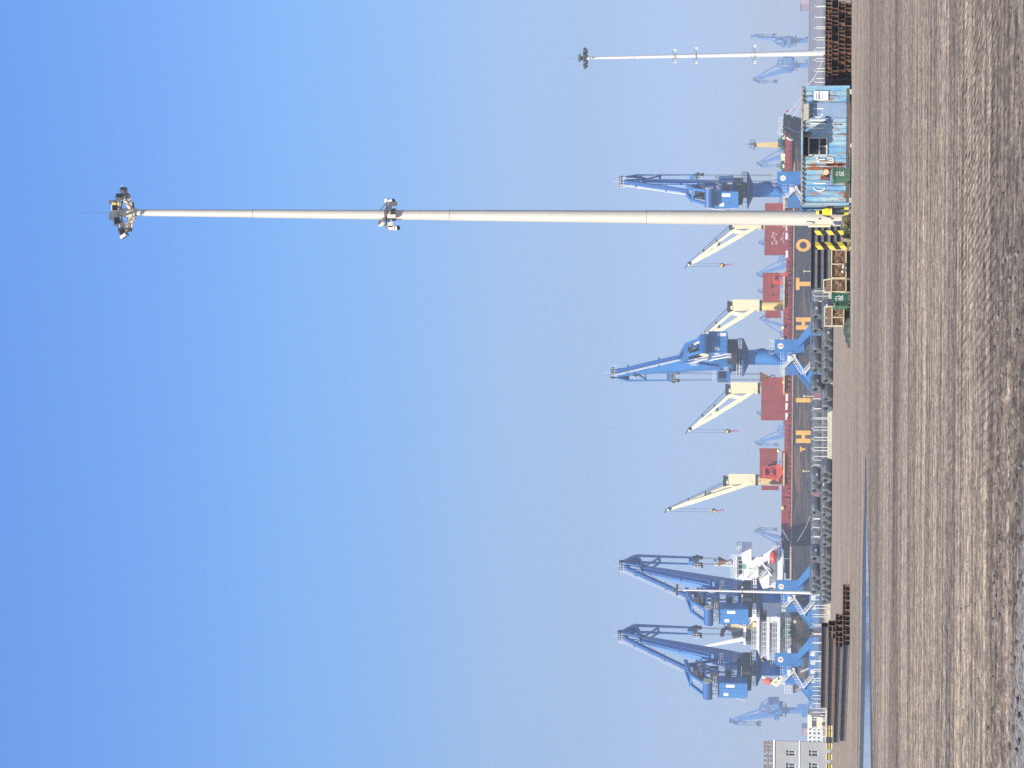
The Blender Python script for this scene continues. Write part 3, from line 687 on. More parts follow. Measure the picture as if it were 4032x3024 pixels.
wheelie_bin('dark green wheeled bin with white chalk characters between the netting cages', 1172, 3342, 117.6, .96, .52, 'bin', .02)
wheelie_bin('small pale green bin tilted against the dark green bin', 1203, 3330, 118.4, .82, .34, 'bin2', .6, False, .06)
# box with a cut log on top of the first bin
q = at(683, 3262, 115.6); bx = thing('wooden_crate', 'tilted brown wooden crate holding a cut round of wood, on the dusty bin', 'crate', q, .25)
bx.rotation_euler = (0, .14, .25)
g = MB(); 
for (a, b_, c_, d) in ((-.30, -.24, -.1, .36), (.2, .26, -.1, .30), (-.30, .26, -.1, -.04)): g.bb(a, b_, -.2, .2, c_, d)
g.bb(-.30, .26, .17, .2, -.1, .3); g.build('box', M['wood'], bx)
g = MB(); g.tube((.0, -.17, .12), (.0, .16, .12), .15, .15, 18); g.build('log_round', M['cutwood'], bx)

# ---- hazard boards
def hazard_mat():
    m, t, b, L = nodes('hazard_stripes')
    tc = t.nodes.new("ShaderNodeTexCoord"); sp_ = t.nodes.new("ShaderNodeSeparateXYZ"); L.new(tc.outputs['Object'], sp_.inputs[0])
    a = t.nodes.new("ShaderNodeMath"); a.operation = 'MULTIPLY'; a.inputs[1].default_value = .75; L.new(sp_.outputs[0], a.inputs[0])
    s = t.nodes.new("ShaderNodeMath"); s.operation = 'SUBTRACT'; L.new(sp_.outputs[2], s.inputs[0]); L.new(a.outputs[0], s.inputs[1])
    d = t.nodes.new("ShaderNodeMath"); d.operation = 'MULTIPLY'; d.inputs[1].default_value = 1 / .60; L.new(s.outputs[0], d.inputs[0])
    f = t.nodes.new("ShaderNodeMath"); f.operation = 'FRACT'; L.new(d.outputs[0], f.inputs[0])
    r = ramp(t, [(0, (.02, .02, .02)), (.49, (.02, .02, .02)), (.5, (.78, .60, .06))], 'CONSTANT'); L.new(f.outputs[0], r.inputs[0])
    n = noise(t, 7, 5, .7, mapping(t, (1, 1, 1))); rn = ramp(t, [(.58, (0, 0, 0)), (.72, (.6, .6, .6))]); L.new(n.outputs[0], rn.inputs[0])
    L.new(mixc(t, rn.outputs[0], r.outputs[0], (.28, .25, .18)), b.inputs["Base Color"]); b.inputs["Roughness"].default_value = .6; return m
M['haz'] = hazard_mat()
def hazard_post(label, y0, y1, V0, V1, D, corner=False):
    p = at((y0 + y1) / 2, V1, D); p.z = 0; t = thing('hazard_guard', label, 'guard post', p, 0, 'striped guards round the mast foot')
    wd = (y1 - y0) * D / F; zt_ = Z(y0, V0, D); zb_ = max(0.02, Z(y0, V1, D)); 
    g = MB(); g.bb(-wd / 2, wd / 2 if not corner else -.01, -.05, .05, zb_, zt_); g.build('striped_face', M['haz'], t)
    if corner:
        g = MB(); 
        vs = [(.005, -.05, zb_), (wd / 2, .10, zb_), (wd / 2 - .03, .14, zb_), (-.02, .0, zb_)]; g.ext(vs, (0, 0, zt_ - zb_)); o = g.build('side_face', M['haz'], t)
        g = MB(); g.bb(-wd / 2 - .02, wd / 2 + .05, -.12, .2, 0, .05); g.build('foot_plate', M['yellow'], t)
    return t
hazard_post('narrow black and yellow striped guard beside the grass at the mast foot', 908, 925, 3207, 3322, 117.8)
hazard_post('wide black and yellow corner guard next to the netting cage', 952, 982, 3210, 3336, 117.2, True)

# ---- steel frame cages filled with brown netting
def cage(label, ya, yb, V0, V1, D, back=None, posts=()):
    pa, pb = at(yb, V0, D), at(ya, V0, D); xa, xb = pa.x, pb.x; zt_ = (pa.z + pb.z) / 2; zb_ = Z((ya + yb) / 2, V1, D)
    t = thing('scrap_cage', label, 'cage', ((xa + xb) / 2, D + .7, 0), 0, 'netting cages by the roadside'); r_ = rel(t.location)
    g = MB(r_); w_ = .055
    for yy in (D, D + 1.4):
        hh = zt_ if yy == D or back is None else back
        g.beam((xa, yy, hh), (xb, yy, hh), w_); g.beam((xa, yy, zb_), (xb, yy, zb_), w_)
        for xx in [xa, xb] + [X(p, D) for p in posts]: g.beam((xx, yy, zb_), (xx, yy, hh), w_)
    for xx in (xa, xb):
        g.beam((xx, D, zt_), (xx, D + 1.4, back or zt_), w_); g.beam((xx, D, zb_), (xx, D + 1.4, zb_), w_)
    g.build('frame', M['frame'], t)
    g = MB(r_)   # crumpled netting: a rough bulging sheet
    nx_, nz_ = int((xb - xa) / .07), 12; vs = []
    for j in range(nz_ + 1):
        for i in range(nx_ + 1):
            u, v_ = i / nx_, j / nz_; px = xa + u * (xb - xa); pz = zb_ + v_ * (zt_ - zb_)
            vs.append((px, D + .06 + .10 * mn.noise(Vector((px * 4, pz * 5, D))) + .05 * mn.noise(Vector((px * 13, pz * 15, 1))), pz))
    for i in range(nx_ + 1): px = xa + i * (xb - xa) / nx_; vs.append((px, D + 1.35, (back or zt_) - .1 - .1 * abs(mn.noise(Vector((px * 3, 3, 0))))))
    fs = [(j * (nx_ + 1) + i, j * (nx_ + 1) + i + 1, (j + 1) * (nx_ + 1) + i + 1, (j + 1) * (nx_ + 1) + i) for j in range(nz_ + 1) for i in range(nx_)]
    g.add(vs, fs); g.build('netting', M['netting'], t)
    g = MB(r_); g.bb(xa + .05, xb - .05, D + .25, D + 1.3, .0, zb_ - .03); g.build('skid_gap_shade', M['black'], t)  # black block fills the gap at the skids, standing in for its shade
    return t
cage('long cream framed cage of brown netting beside the striped corner guard', 984, 1094, 3274, 3331, 118.6, None, (1040,))
cage('cream framed netting cage just right of the dark green bin', 1098, 1148, 3274, 3331, 118.8, 1.35, ())
cage('cream framed netting cage left of the green bins, nearest the tarpaulin', 1206, 1282, 3276, 3322, 118.7, 1.30, (1249,))
# bags / rags in the cages
for (y, V, D, s_, lb) in ((1050, 3320, 118.45, (.9, .5, .45), 'white rag caught in the netting of the long cage'), (1070, 3318, 118.45, (.5, .4, .5), 'small white crumpled bag low in the long netting cage')):
    p = at(y, V, D); g = MB(rel(p)); g.blob(p, .12, 2, .35, s_); o = g.build('plastic_bag', M['camw']); o.location = p; tag(o, lb, 'plastic bag')
# ---- tarpaulin heap
p = at(1310, 3344, 117.2); p.z = 0; g = MB(); nx_, ny_ = 44, 16; vs = []
L_ = (1372 - 1252) * 117.2 / F
for j in range(ny_ + 1):
    for i in range(nx_ + 1):
        u, v_ = i / nx_, j / ny_; xx = (u - .5) * L_; e = math.sin(math.pi * u) ** .35 * math.sin(math.pi * v_) ** .5
        e *= .55 + .75 * u * (1 - .5 * u) + .15
        h = e * (.26 + .10 * mn.noise(Vector((xx * 4, v_ * 4, 0))) + .07 * mn.noise(Vector((xx * 10, v_ * 8, 3))))
        vs.append((xx, (v_ - .5) * 1.3 + .08 * mn.noise(Vector((xx * 6, v_ * 5, 8))), max(.006, h * 1.15)))
g.add(vs, [(j * (nx_ + 1) + i, j * (nx_ + 1) + i + 1, (j + 1) * (nx_ + 1) + i + 1, (j + 1) * (nx_ + 1) + i) for j in range(ny_) for i in range(nx_)])
o = g.build('tarpaulin', M['tarp'], smooth=True); o.location = p; tag(o, 'crumpled dark green tarpaulin lying at the road edge under the netting cage', 'tarpaulin')
# ---- grass tuft and weeds at the mast foot
def tuft(label, y, D, n, h, sx, base_z=0.0, mats=None):
    p = at(y, 3340, D); p.z = base_z; rng = random.Random(int(y)); g = MB()
    for i in range(n):
        a = rng.uniform(0, 6.28); rr = rng.random() ** .5 * sx; b0_ = Vector((rr * math.cos(a), rr * .7 * math.sin(a), 0)); hh = h * rng.uniform(.45, 1.1)
        d = Vector((rng.gauss(0, .35), rng.gauss(0, .3), 1)); prev = b0_; w_ = .012 * rng.uniform(.7, 1.6); mi = rng.choice((0, 0, 1, 2))
        pts = [b0_ + Vector((d.x * hh * f + .25 * hh * f * f * d.x, d.y * hh * f, hh * f * (1 - .25 * f))) for f in (0, .35, .7, 1)]
        s_ = Vector((math.cos(a + 1), math.sin(a + 1), 0)); vs = []
        for k, q_ in enumerate(pts): ww = w_ * (1, .9, .6, .1)[k]; vs += [q_ - s_ * ww, q_ + s_ * ww]
        g.add(vs, [(0, 1, 3, 2), (2, 3, 5, 4), (4, 5, 7, 6)], mi)
    o = g.build('grass_tuft', mats or [M['leaf1'], M['leaf2'], M['leaf3']]); o.location = p; return tag(o, label, 'grass')
M['leaf1'] = flat('leaf_green', (.06, .10, .03), .8); M['leaf2'] = flat('leaf_olive', (.13, .14, .045), .8); M['leaf3'] = flat('leaf_straw', (.34, .27, .13), .85)
tuft('bushy green and straw coloured weed on the soil bed at the mast foot', 905, 117.8, 420, .48, .36, .04)
tuft('low dry grass at the right foot of the mast', 872, 118.1, 160, .22, .3, .03)
tuft('small weed growing by the striped corner guard', 962, 116.6, 60, .14, .15, 0, [M['leaf1'], M['leaf3'], M['leaf3']])

# ================= PERSON =================
def skin_body(name, pts, edges, rad, mats, assign, loc):
    me = bpy.data.meshes.new(name); me.from_pydata([tuple(p) for p in pts], edges, []); o = bpy.data.objects.new(name, me); COL.objects.link(o)
    md = o.modifiers.new("Skin", 'SKIN'); sv = me.skin_vertices[0].data
    for i, r in enumerate(rad): sv[i].radius = r if isinstance(r, tuple) else (r, r); sv[i].use_root = (i == 0)
    s2 = o.modifiers.new("Sub", 'SUBSURF'); s2.levels = s2.render_levels = 1
    dg = bpy.context.evaluated_depsgraph_get(); m2 = bpy.data.meshes.new_from_object(o.evaluated_get(dg)); bpy.data.objects.remove(o)
    m2.materials.clear()
    for m_ in mats: m2.materials.append(m_)
    for p in m2.polygons: p.material_index = assign(p.center); p.use_smooth = True
    m2.name = name; ob = bpy.data.objects.new(name, m2); COL.objects.link(ob); return ob
pp = at(832, 3343, 117.9); pp.z = 0
P_ = [(0, 0, .92), (0, -.01, 1.08), (0, -.02, 1.26), (0, -.02, 1.38), (0, -.04, 1.45), (-.02, -.06, 1.55), (-.025, -.07, 1.63),       # 0-6 spine, neck, head
      (-.10, 0, .88), (-.11, -.04, .48), (-.12, .02, .09), (-.13, -.12, .05),       # 7-10 left leg
      (.09, .02, .88), (.13, .06, .48), (.15, .12, .09), (.15, .0, .05),           # 11-14 right leg
      (-.19, -.02, 1.36), (-.27, -.05, 1.12), (-.24, -.22, .96), (-.23, -.29, .92),   # 15-18 left arm
      (.17, -.01, 1.36), (.22, .05, 1.10), (.23, .0, .86), (.23, -.02, .80)]        # 19-22 right arm
E_ = [(0, 1), (1, 2), (2, 3), (3, 4), (4, 5), (5, 6), (0, 7), (7, 8), (8, 9), (9, 10), (0, 11), (11, 12), (12, 13), (13, 14), (3, 15), (15, 16), (16, 17), (17, 18), (3, 19), (19, 20), (20, 21), (21, 22)]
Rr = [(.15, .11), (.15, .11), (.16, .12), (.14, .10), .055, .085, .085, .095, .068, .048, .042, .095, .068, .048, .042, .062, .048, .036, .033, .062, .048, .036, .033]
def hand(tip, d, side):
    base_ = len(P_) ; d = Vector(d).normalized(); s_ = Vector(side)
    for k, (off, ln) in enumerate(((-.028, .062), (-.010, .072), (.010, .068), (.028, .055))):
        a = Vector(P_[tip]) + s_ * off + d * .03; P_.append(tuple(a)); P_.append(tuple(a + d * ln * .6)); P_.append(tuple(a + d * ln + Vector((0, -.02, -.005)))); n = len(P_)
        E_.extend([(tip, n - 3), (n - 3, n - 2), (n - 2, n - 1)]); Rr.extend([.010, .009, .008])
    a = Vector(P_[tip]) + s_ * -.035; P_.append(tuple(a)); P_.append(tuple(a + s_ * -.02 + d * .04)); n = len(P_); E_.extend([(tip, n - 2), (n - 2, n - 1)]); Rr.extend([.011, .009])
hand(18, (0, -.6, -.6), (1, 0, 0)); hand(22, (0, -.15, -1), (0, 1, 0))
skin = flat('skin', (.42, .22, .14), .6); cloth = flat('dark_workwear', (.022, .024, .035), .9); boot = flat('boot_rubber', (.015, .015, .018), .5)
def asg(c):
    if c.z > 1.50 and c.y < -.05 and c.z < 1.62: return 1
    if (c.x < -.15 and c.y < -.26) or (c.x > .18 and c.z < .83): return 1
    if c.z < .12: return 2
    return 0
person = skin_body('person', P_, E_, Rr, [cloth, skin, boot], asg, pp); person.location = pp; person.rotation_euler = (0, 0, math.radians(-25))
tag(person, 'person in a yellow hard hat and yellow vest standing between the mast and the container', 'person')
g = MB(); hc = Vector((-.025, -.07, 1.63)); g.lathe([(.128, -.01), (.125, .03), (.11, .08), (.075, .118), (0, .135)], hc, 18); g.lathe([(.128, -.01), (.16, -.02), (.155, -.005), (.128, .005)], hc + Vector((0, -.015, 0)), 18); g.bb(hc.x - .06, hc.x + .06, hc.y - .2, hc.y - .12, hc.z - .02, hc.z - .005)
g.build('hard_hat', M['yellow'], person, True)
g = MB(); g.beam(hc + Vector((.1, .02, .03)), hc + Vector((.09, -.03, -.13)), .02); g.lathe([(.085, -.14), (.10, -.09), (.105, -.02), (.09, .0)], hc + Vector((0, .03, 0)), 14); g.build('hood', M['black'], person, True)
g = MB()
for sx_ in (-1, 1): g.blob(hc + Vector((sx_ * .03, -.082, -.055)), .010, 1, 0)
g.build('eyes', M['black'], person)
g = MB(); g.blob(hc + Vector((0, -.098, -.075)), .016, 1, 0, (.8, 1, 1.4)); g.build('nose', skin, person, True)
def shell(zz, n=20):
    g = MB(); vs = []
    for (z, rx, ry, oy) in zz:
        for k in range(n): a = 2 * math.pi * k / n; vs.append((rx * math.cos(a), oy + ry * math.sin(a), z))
    m_ = len(zz); g.add(vs, [(j * n + k, j * n + (k + 1) % n, (j + 1) * n + (k + 1) % n, (j + 1) * n + k) for j in range(m_ - 1) for k in range(n)]); return g
hiv = flat('hi_vis_yellow', (.80, .68, .02), .7); refl = flat('reflective_band', (.75, .75, .72), .35)
vest = shell([(.98, .19, .15, 0), (1.1, .195, .155, -.01), (1.28, .205, .16, -.02), (1.40, .17, .125, -.02), (1.45, .08, .08, -.03)]).build('vest', hiv, person, True)
shell([(.955, .193, .153, 0), (1.0, .194, .154, 0)]).build('reflective_band', refl, vest, True)
g = shell([(.955, .196, .157, 0), (.998, .197, .158, 0)])
for (bx_, by_, tx_, ty_) in ((-.12, .02, -.11, -.04), (.15, .12, .13, .06)):
    for (za, zb_, nm, mt) in ((.14, .34, 'leg_band', hiv),):
        g = MB(); f0, f1 = (za - .09) / .39, (zb_ - .09) / .39
        a = Vector((bx_ + (tx_ - bx_) * f0, by_ + (ty_ - by_) * f0, za)); b_ = Vector((bx_ + (tx_ - bx_) * f1, by_ + (ty_ - by_) * f1, zb_)); g.tube(a, b_, .078, .088, 14); lo = g.build(nm, mt, person, True)
        g = MB(); g.tube(a.lerp(b_, .02), a.lerp(b_, .2), .081, .083, 14); g.tube(a - Vector((0, 0, .07)), a - Vector((0, 0, .02)), .074, .076, 14); g.build('reflective_stripe', refl, lo, True)

# ================= STEEL STACKS =================
def ibeam(wd, h, L, tf=.014, tw=.010):
    g = MB(); g.bb(-wd / 2, wd / 2, 0, L, .004, tf); g.bb(-wd / 2, wd / 2, 0, L, h - tf, h - .004); g.bb(-tw / 2, tw / 2, 0, L, tf, h - tf); return g
def ibeam_shaded(wd, h, L, tf=.014, tw=.010):
    g = MB(); g.bb(-wd / 2, wd / 2, 0, L, .004, tf); g.bb(-wd / 2, wd / 2, 0, L, h - tf, h - .004); g.bb(-tw / 2, tw / 2, 0, L, tf, h * .30); g.bb(-tw / 2, tw / 2, 0, L, h * .30, h - tf, mi=1); return g  # upper web coloured as the shade under the flange, lower strip as lit
# right: ends towards us, four layers
Hb = .335; DB = 118.0; PB = math.radians(11)
proto = ibeam(.19, Hb, 9.0, .018, .022).build('steel_beam', M['rusty']); pm = proto.data; proto_used = False
pm2 = ibeam(.18, Hb, 9.0, .016, .018).build('tmp', M['rusty2']); pm2d = pm2.data; bpy.data.objects.remove(pm2)
rng = random.Random(11)
LAY = ['bottom layer', 'second layer up', 'third layer up', 'top layer']
def place_beam(o, p, rz, label, group):
    o.location = p; o.rotation_euler = (rng.uniform(-.0, .0), 0, rz); tag(o, label, 'steel beam', group)
xe = X(336, DB); cnt = 0
for ly in range(4):
    xx = xe + .30 + rng.uniform(0, .1); k = 0
    while xx < X(-12, DB):
        o = proto if cnt == 0 else proto.copy()
        if cnt: COL.objects.link(o); o.data = pm if rng.random() < .75 else pm2d
        o.name = 'steel_beam'
        place_beam(o, (xx, DB + (xx - xe) * math.tan(PB) * .6 + rng.uniform(-.1, .25), ly * (Hb + .002)), PB + rng.uniform(-.006, .006), 'rusty beam end, %s from the container, %s' % (ORD[min(k, 23)], LAY[ly]), 'rusty beams stacked right of the container'); cnt += 1
        k += 1; xx += rng.choice((.195, .20, .205, .22, .26) if rng.random() < .92 else (.45,))
# left stack: recedes to the left
Hl = .345; phi = math.radians(26); ax = Vector((-math.sin(phi), math.cos(phi), 0)); lat = Vector((math.cos(phi), math.sin(phi), 0))
ml = ibeam_shaded(.24, Hl, 13.4, .028, .024).build('tmp', [M['steel'], M['webshade']]); mld = ml.data; bpy.data.objects.remove(ml)
ml = ibeam_shaded(.24, Hl, 13.4, .028, .024).build('tmp', [M['rusty2'], M['webshade']]); mlr = ml.data; bpy.data.objects.remove(ml)
ml = ibeam(.23, Hl, 13.4, .018, .016).build('tmp', M['rusty2']); mli = ml.data; bpy.data.objects.remove(ml)
p0 = at(2548, 3347, 111.5); p0.z = 0
for ly, (yl, yr) in enumerate(((2546, 2302), (2556, 2412), (2520, 2428), (2479, 2443))):
    pl = at(yl, 3300, 111.5 + (.4 * ly)); pl.z = 0
    W = (yl - yr) * 111.5 / F / math.cos(phi); n = max(2, int(W / .255))
    for k in range(n):
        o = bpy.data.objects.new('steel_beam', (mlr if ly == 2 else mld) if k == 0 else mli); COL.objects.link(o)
        q = pl + lat * (.13 + k * W / n) + ax * rng.uniform(0, .25)
        o.scale = (1, (15.4, 15.6, 14.0, 12.6)[ly] / 13.4, 1); o.location = (q.x, q.y, ly * (Hl + .002)); o.rotation_euler = (0, 0, phi + rng.uniform(-.002, .002))
        tag(o, 'long dark beam, number %s of the %s, stack before the grey building' % (ORD[k], LAY[ly]), 'steel beams', 'dark beams stacked at the left') ; o['category'] = 'steel beam'
# middle stack: side on behind the striped guards
mm = ibeam_shaded(.3, .34, 6.2, .03, .02); mo = MB()
mo.add([(-p.y, p.x, p.z) for p in mm.v], mm.f); mo.m = list(mm.m); mo = mo.build('tmp', [M['steelg'], M['webshade']]); mmd = mo.data; bpy.data.objects.remove(mo)
xr = X(806, 125.0); L6 = xr - X(1112, 125.0)
MSL = ['bottom', 'second', 'third', 'fourth', 'fifth', 'topmost']
for ly in range(6):
    for k in range(2):
        o = bpy.data.objects.new('steel_beam', mmd); COL.objects.link(o); o.scale = ((L6 + rng.uniform(-.1, .1)) / 6.2, 1, 1)
        o.location = (xr - .3, 125.0 + .32 * k + rng.uniform(-.02, .02), ly * .343)
        tag(o, '%s %s grey beam lying side on behind the striped guards' % (MSL[ly], ('front', 'rear')[k]), 'steel beam', 'grey beams behind the striped guards')

# ================= WIRE ROD COILS =================
m, t, b, L = nodes('wire_rod_coil')
tc = t.nodes.new("ShaderNodeTexCoord")
wv = t.nodes.new("ShaderNodeTexWave"); wv.wave_type = 'BANDS'; wv.bands_direction = 'Z'; wv.inputs["Scale"].default_value = 9; wv.inputs["Distortion"].default_value = 2; wv.inputs["Detail"].default_value = 4
L.new(tc.outputs['Object'], wv.inputs["Vector"])
n = noise(t, 2, 5, .6, mapping(t, (1, 1, 1))); r = ramp(t, [(.3, (.11, .12, .13)), (.7, (.22, .235, .24))]); L.new(n.outputs[0], r.inputs[0])
r2 = ramp(t, [(.2, (.7, .7, .7)), (.7, (1.15, 1.15, 1.15))]); L.new(wv.outputs[0], r2.inputs[0])
L.new(mixc(t, .8, r.outputs[0], r2.outputs[0], 'MULTIPLY'), b.inputs["Base Color"]); b.inputs["Roughness"].default_value = .42; b.inputs["Metallic"].default_value = .35
bump(t, b, wv.outputs[0], .4, .02); M['coil'] = m
def coil_meshes(R, Lc):
    g = MB(); r = .24
    g.lathe([(r, -Lc / 2 + .04), (r + .05, -Lc / 2), (R * .8, -Lc / 2 - .02), (R * .95, -Lc / 2 + .03), (R, -Lc / 2 + .14), (R * .985, 0), (R, Lc / 2 - .14), (R * .95, Lc / 2 - .03), (R * .8, Lc / 2 + .02), (r + .05, Lc / 2), (r, Lc / 2 - .04), (r, -Lc / 2 + .04)], n=28)
    o = g.build('tmp', M['coil'], smooth=True); d = o.data; bpy.data.objects.remove(o)
    g = MB()
    for k in range(4):
        a = k * 1.571 + .5; u = Vector((math.cos(a), math.sin(a), 0)); g.beam(u * (R + .006) + Vector((0, 0, -Lc / 2)), u * (R + .006) + Vector((0, 0, Lc / 2)), .035, .012, up=u)
        for s_ in (-1, 1): g.beam(u * .3 + Vector((0, 0, s_ * (Lc / 2 + .012))), u * R * .98 + Vector((0, 0, s_ * (Lc / 2 + .012))), .035, .02, up=(0, 0, 1))
    o = g.build('tmp', flat('coil_strap', (.045, .05, .055), .4)); d2 = o.data; bpy.data.objects.remove(o); return d, d2
RC, LC = .66, 1.75; cd, sd = coil_meshes(RC, LC)
tg = MB(); tg.box((0, -RC - .012, .1), (.2, .01, .32)); o = tg.build('tmp', M['camw']); tagd = o.data; bpy.data.objects.remove(o)
CAX = Vector((-math.sin(math.radians(57)), -math.cos(math.radians(57)), 0))
def coil(y, D, z, label, group, straps=True, tagged=False):
    """y = row of the near end face"""
    t_ = thing('wire_rod_coil', label, 'wire coil', (0, 0, 0), 0, group)
    jit = rng.uniform(-.12, .12); a = CAX.copy(); a.rotate(Euler((0, 0, jit))); e = at(y, 3240, D); c = Vector((e.x, D, z)) - a * LC / 2
    t_.location = c; t_.rotation_mode = 'QUATERNION'; t_.rotation_quaternion = Vector((0, 0, 1)).rotation_difference(a) @ Quaternion((0, 0, 1), rng.uniform(0, 1.2))
    o = bpy.data.objects.new('coil_body', cd); COL.objects.link(o); o.parent = t_
    if straps: s_ = bpy.data.objects.new('strap', sd); COL.objects.link(s_); s_.parent = t_
    if tagged: s_ = bpy.data.objects.new('paper_tag', tagd); COL.objects.link(s_); s_.parent = t_
def Dc(y): xx = (3024 - y - 1512) / F * 258; return 251 - .55 * xx if xx < 0 else 251 - .15 * xx
G1 = 'wire coils stacked right of the low wall'; G2 = 'wire coils stacked left of the low wall'
WH = {'right': 'stack below crane 2', 'left': 'stack between the low wall ends'}
low1 = [1240, 1268, 1288, 1345, 1372, 1420, 1456, 1501, 1574, 1610]; up1 = [1250, 1305, 1385, 1434, 1459, 1535]
low2 = [1868, 1893, 1941, 1966, 2006, 2027, 2059, 2088, 2110, 2145, 2194, 2222, 2240, 2276, 2295, 2327, 2351, 2370]; up2 = [1903, 1934, 2019, 2202, 2278, 2310, 2332]
for grp, nm, lst, zc_ in ((G1, 'right', low1, RC), (G2, 'left', low2, RC)):
    for k, y in enumerate(sorted(lst, reverse=True)): coil(y, Dc(y), zc_, 'dark wire coil, %s in the lower row, %s' % (ORD[k], WH[nm]), grp, tagged=rng.random() < .4)
for grp, nm, lst in ((G1, 'right', up1), (G2, 'left', up2)):
    for k, y in enumerate(sorted(lst, reverse=True)): coil(y, Dc(y) + .5, RC * 2.75, 'dark wire coil, %s in the upper row, %s' % (ORD[k], WH[nm]), grp, tagged=rng.random() < .4)
G3 = 'wire coils in the yard behind the fence'
far_c = [(y, 292, z_) for y in range(1625, 1860, 27) for z_ in (RC, RC * 2.75)] + [(y, 300, RC) for y in (1905, 1960, 2070, 2098, 2130, 2165)] + [(y, 300, RC * 2.75) for y in (2085, 2120, 2155)] + [(y, 296, RC) for y in (10, 45, 82, 118, 150, 262, 300, 332)] + [(y, 292, z_) for y in (1128, 1160, 1190, 1225, 1252) for z_ in (RC, RC * 2.75)]
far_c.sort(key=lambda a: (a[2], -a[0]))
cc = {}
for (y, D, z_) in far_c:
    sec = 'right' if y < 400 else ('middle' if y < 1300 else ('central' if y < 1870 else 'left')); lv = 'lower' if z_ < 1 else 'upper'; k = cc.get((sec, lv), 0); cc[(sec, lv)] = k + 1
    where = {'right': 'behind the fence above the rusty beams', 'middle': 'behind the fence above the netting cages', 'central': 'behind the fence over the low wall', 'left': 'behind the darker coil stack'}[sec]
    coil(y, D, z_, 'grey coil %s, %s in the %s row' % (where, ORD[k], lv), G3, False)

# ================= FENCE AND LOW WALL =================
def Df(xx): return 264 - (.5 if xx < 0 else .12) * xx
fence_x = [X(3040, 285), X(2400, 275), X(1600, 265), X(-20, 262)]
M['mesh'] = M['wire']
def fence_line(label, off, step, phase, hgt, ph):
    t_ = thing('mesh_fence', label, 'fence', (0, 0, 0)); xa, xb = -46.0, 45.0; xx = xa + phase; k = 0
    shown = 0
    while xx < xb and shown < 98:
        yy = Df(xx) + off; g = MB(); g.beam((xx, yy, .0), (xx, yy, hgt), .075); g.beam((xx, yy, hgt), (xx - .18 + .3 * (ph % 2), yy - .15, hgt + .28), .07); g.build('fence_post', M['post'], t_); xx += step * rng.uniform(.92, 1.08); shown += 1
    g = MB(); xx = xa
    while xx < xb:
        x2 = min(xb, xx + 8); y1_, y2_ = Df(xx) + off, Df(x2) + off
        for k in range(7): z_ = .5 + k * (hgt - .5) / 6; g.beam((xx, y1_, z_), (x2, y2_, z_), .016)
        n = 30
        for k in range(n): a = Vector((xx, y1_, 0)).lerp(Vector((x2, y2_, 0)), k / n); g.beam(a + Vector((0, 0, .5)), a + Vector((0, 0, hgt)), .014)
        xx = x2
    g.build('wire_mesh', M['wire'], t_); return t_
fence_line('white post wire fence standing on the low wall behind the coil stacks', 0, 1.12, .3, 2.05, 0)
fence_line('second line of white fence posts right behind the first fence', 6, 1.22, .1, 1.95, 1)
g = MB(); xx = -46.0
while xx < 45: 
    x2 = xx + 1.6; g.add([(xx, Df(xx) - .1, 0), (x2 - .015, Df(x2) - .1, 0), (x2 - .015, Df(x2) - .1, .52), (xx, Df(xx) - .1, .52), (xx, Df(xx) + .15, .52), (x2, Df(x2) + .15, .52)], [(0, 1, 2, 3), (3, 2, 5, 4)]); xx = x2
lw = g.build('low_wall', M['conc']); tag(lw, 'low pale concrete wall under the white post fence', 'wall')
# ================= PORTAL CRANES =================
def loft(sections, mb):
    """sections: list of (centre y, centre z, half width x, half thickness) along a path in the y-z plane; box girder"""
    vs = []; n = len(sections)
    for i, (y, z, hx, ht) in enumerate(sections):
        a = sections[max(0, i - 1)]; c = sections[min(n - 1, i + 1)]; d = Vector((0, c[0] - a[0], c[1] - a[1])).normalized(); nn = Vector((0, -d.z, d.y))
        o = Vector((0, y, z))
        for sx, st in ((-1, -1), (1, -1), (1, 1), (-1, 1)): vs.append(o + Vector((hx * sx, 0, 0)) + nn * ht * st)
    fs = [(3, 2, 1, 0), (4 * n - 4, 4 * n - 3, 4 * n - 2, 4 * n - 1)]
    for i in range(n - 1):
        for k in range(4): fs.append((4 * i + k, 4 * i + (k + 1) % 4, 4 * i + 4 + (k + 1) % 4, 4 * i + 4 + k))
    return mb.add(vs, fs)
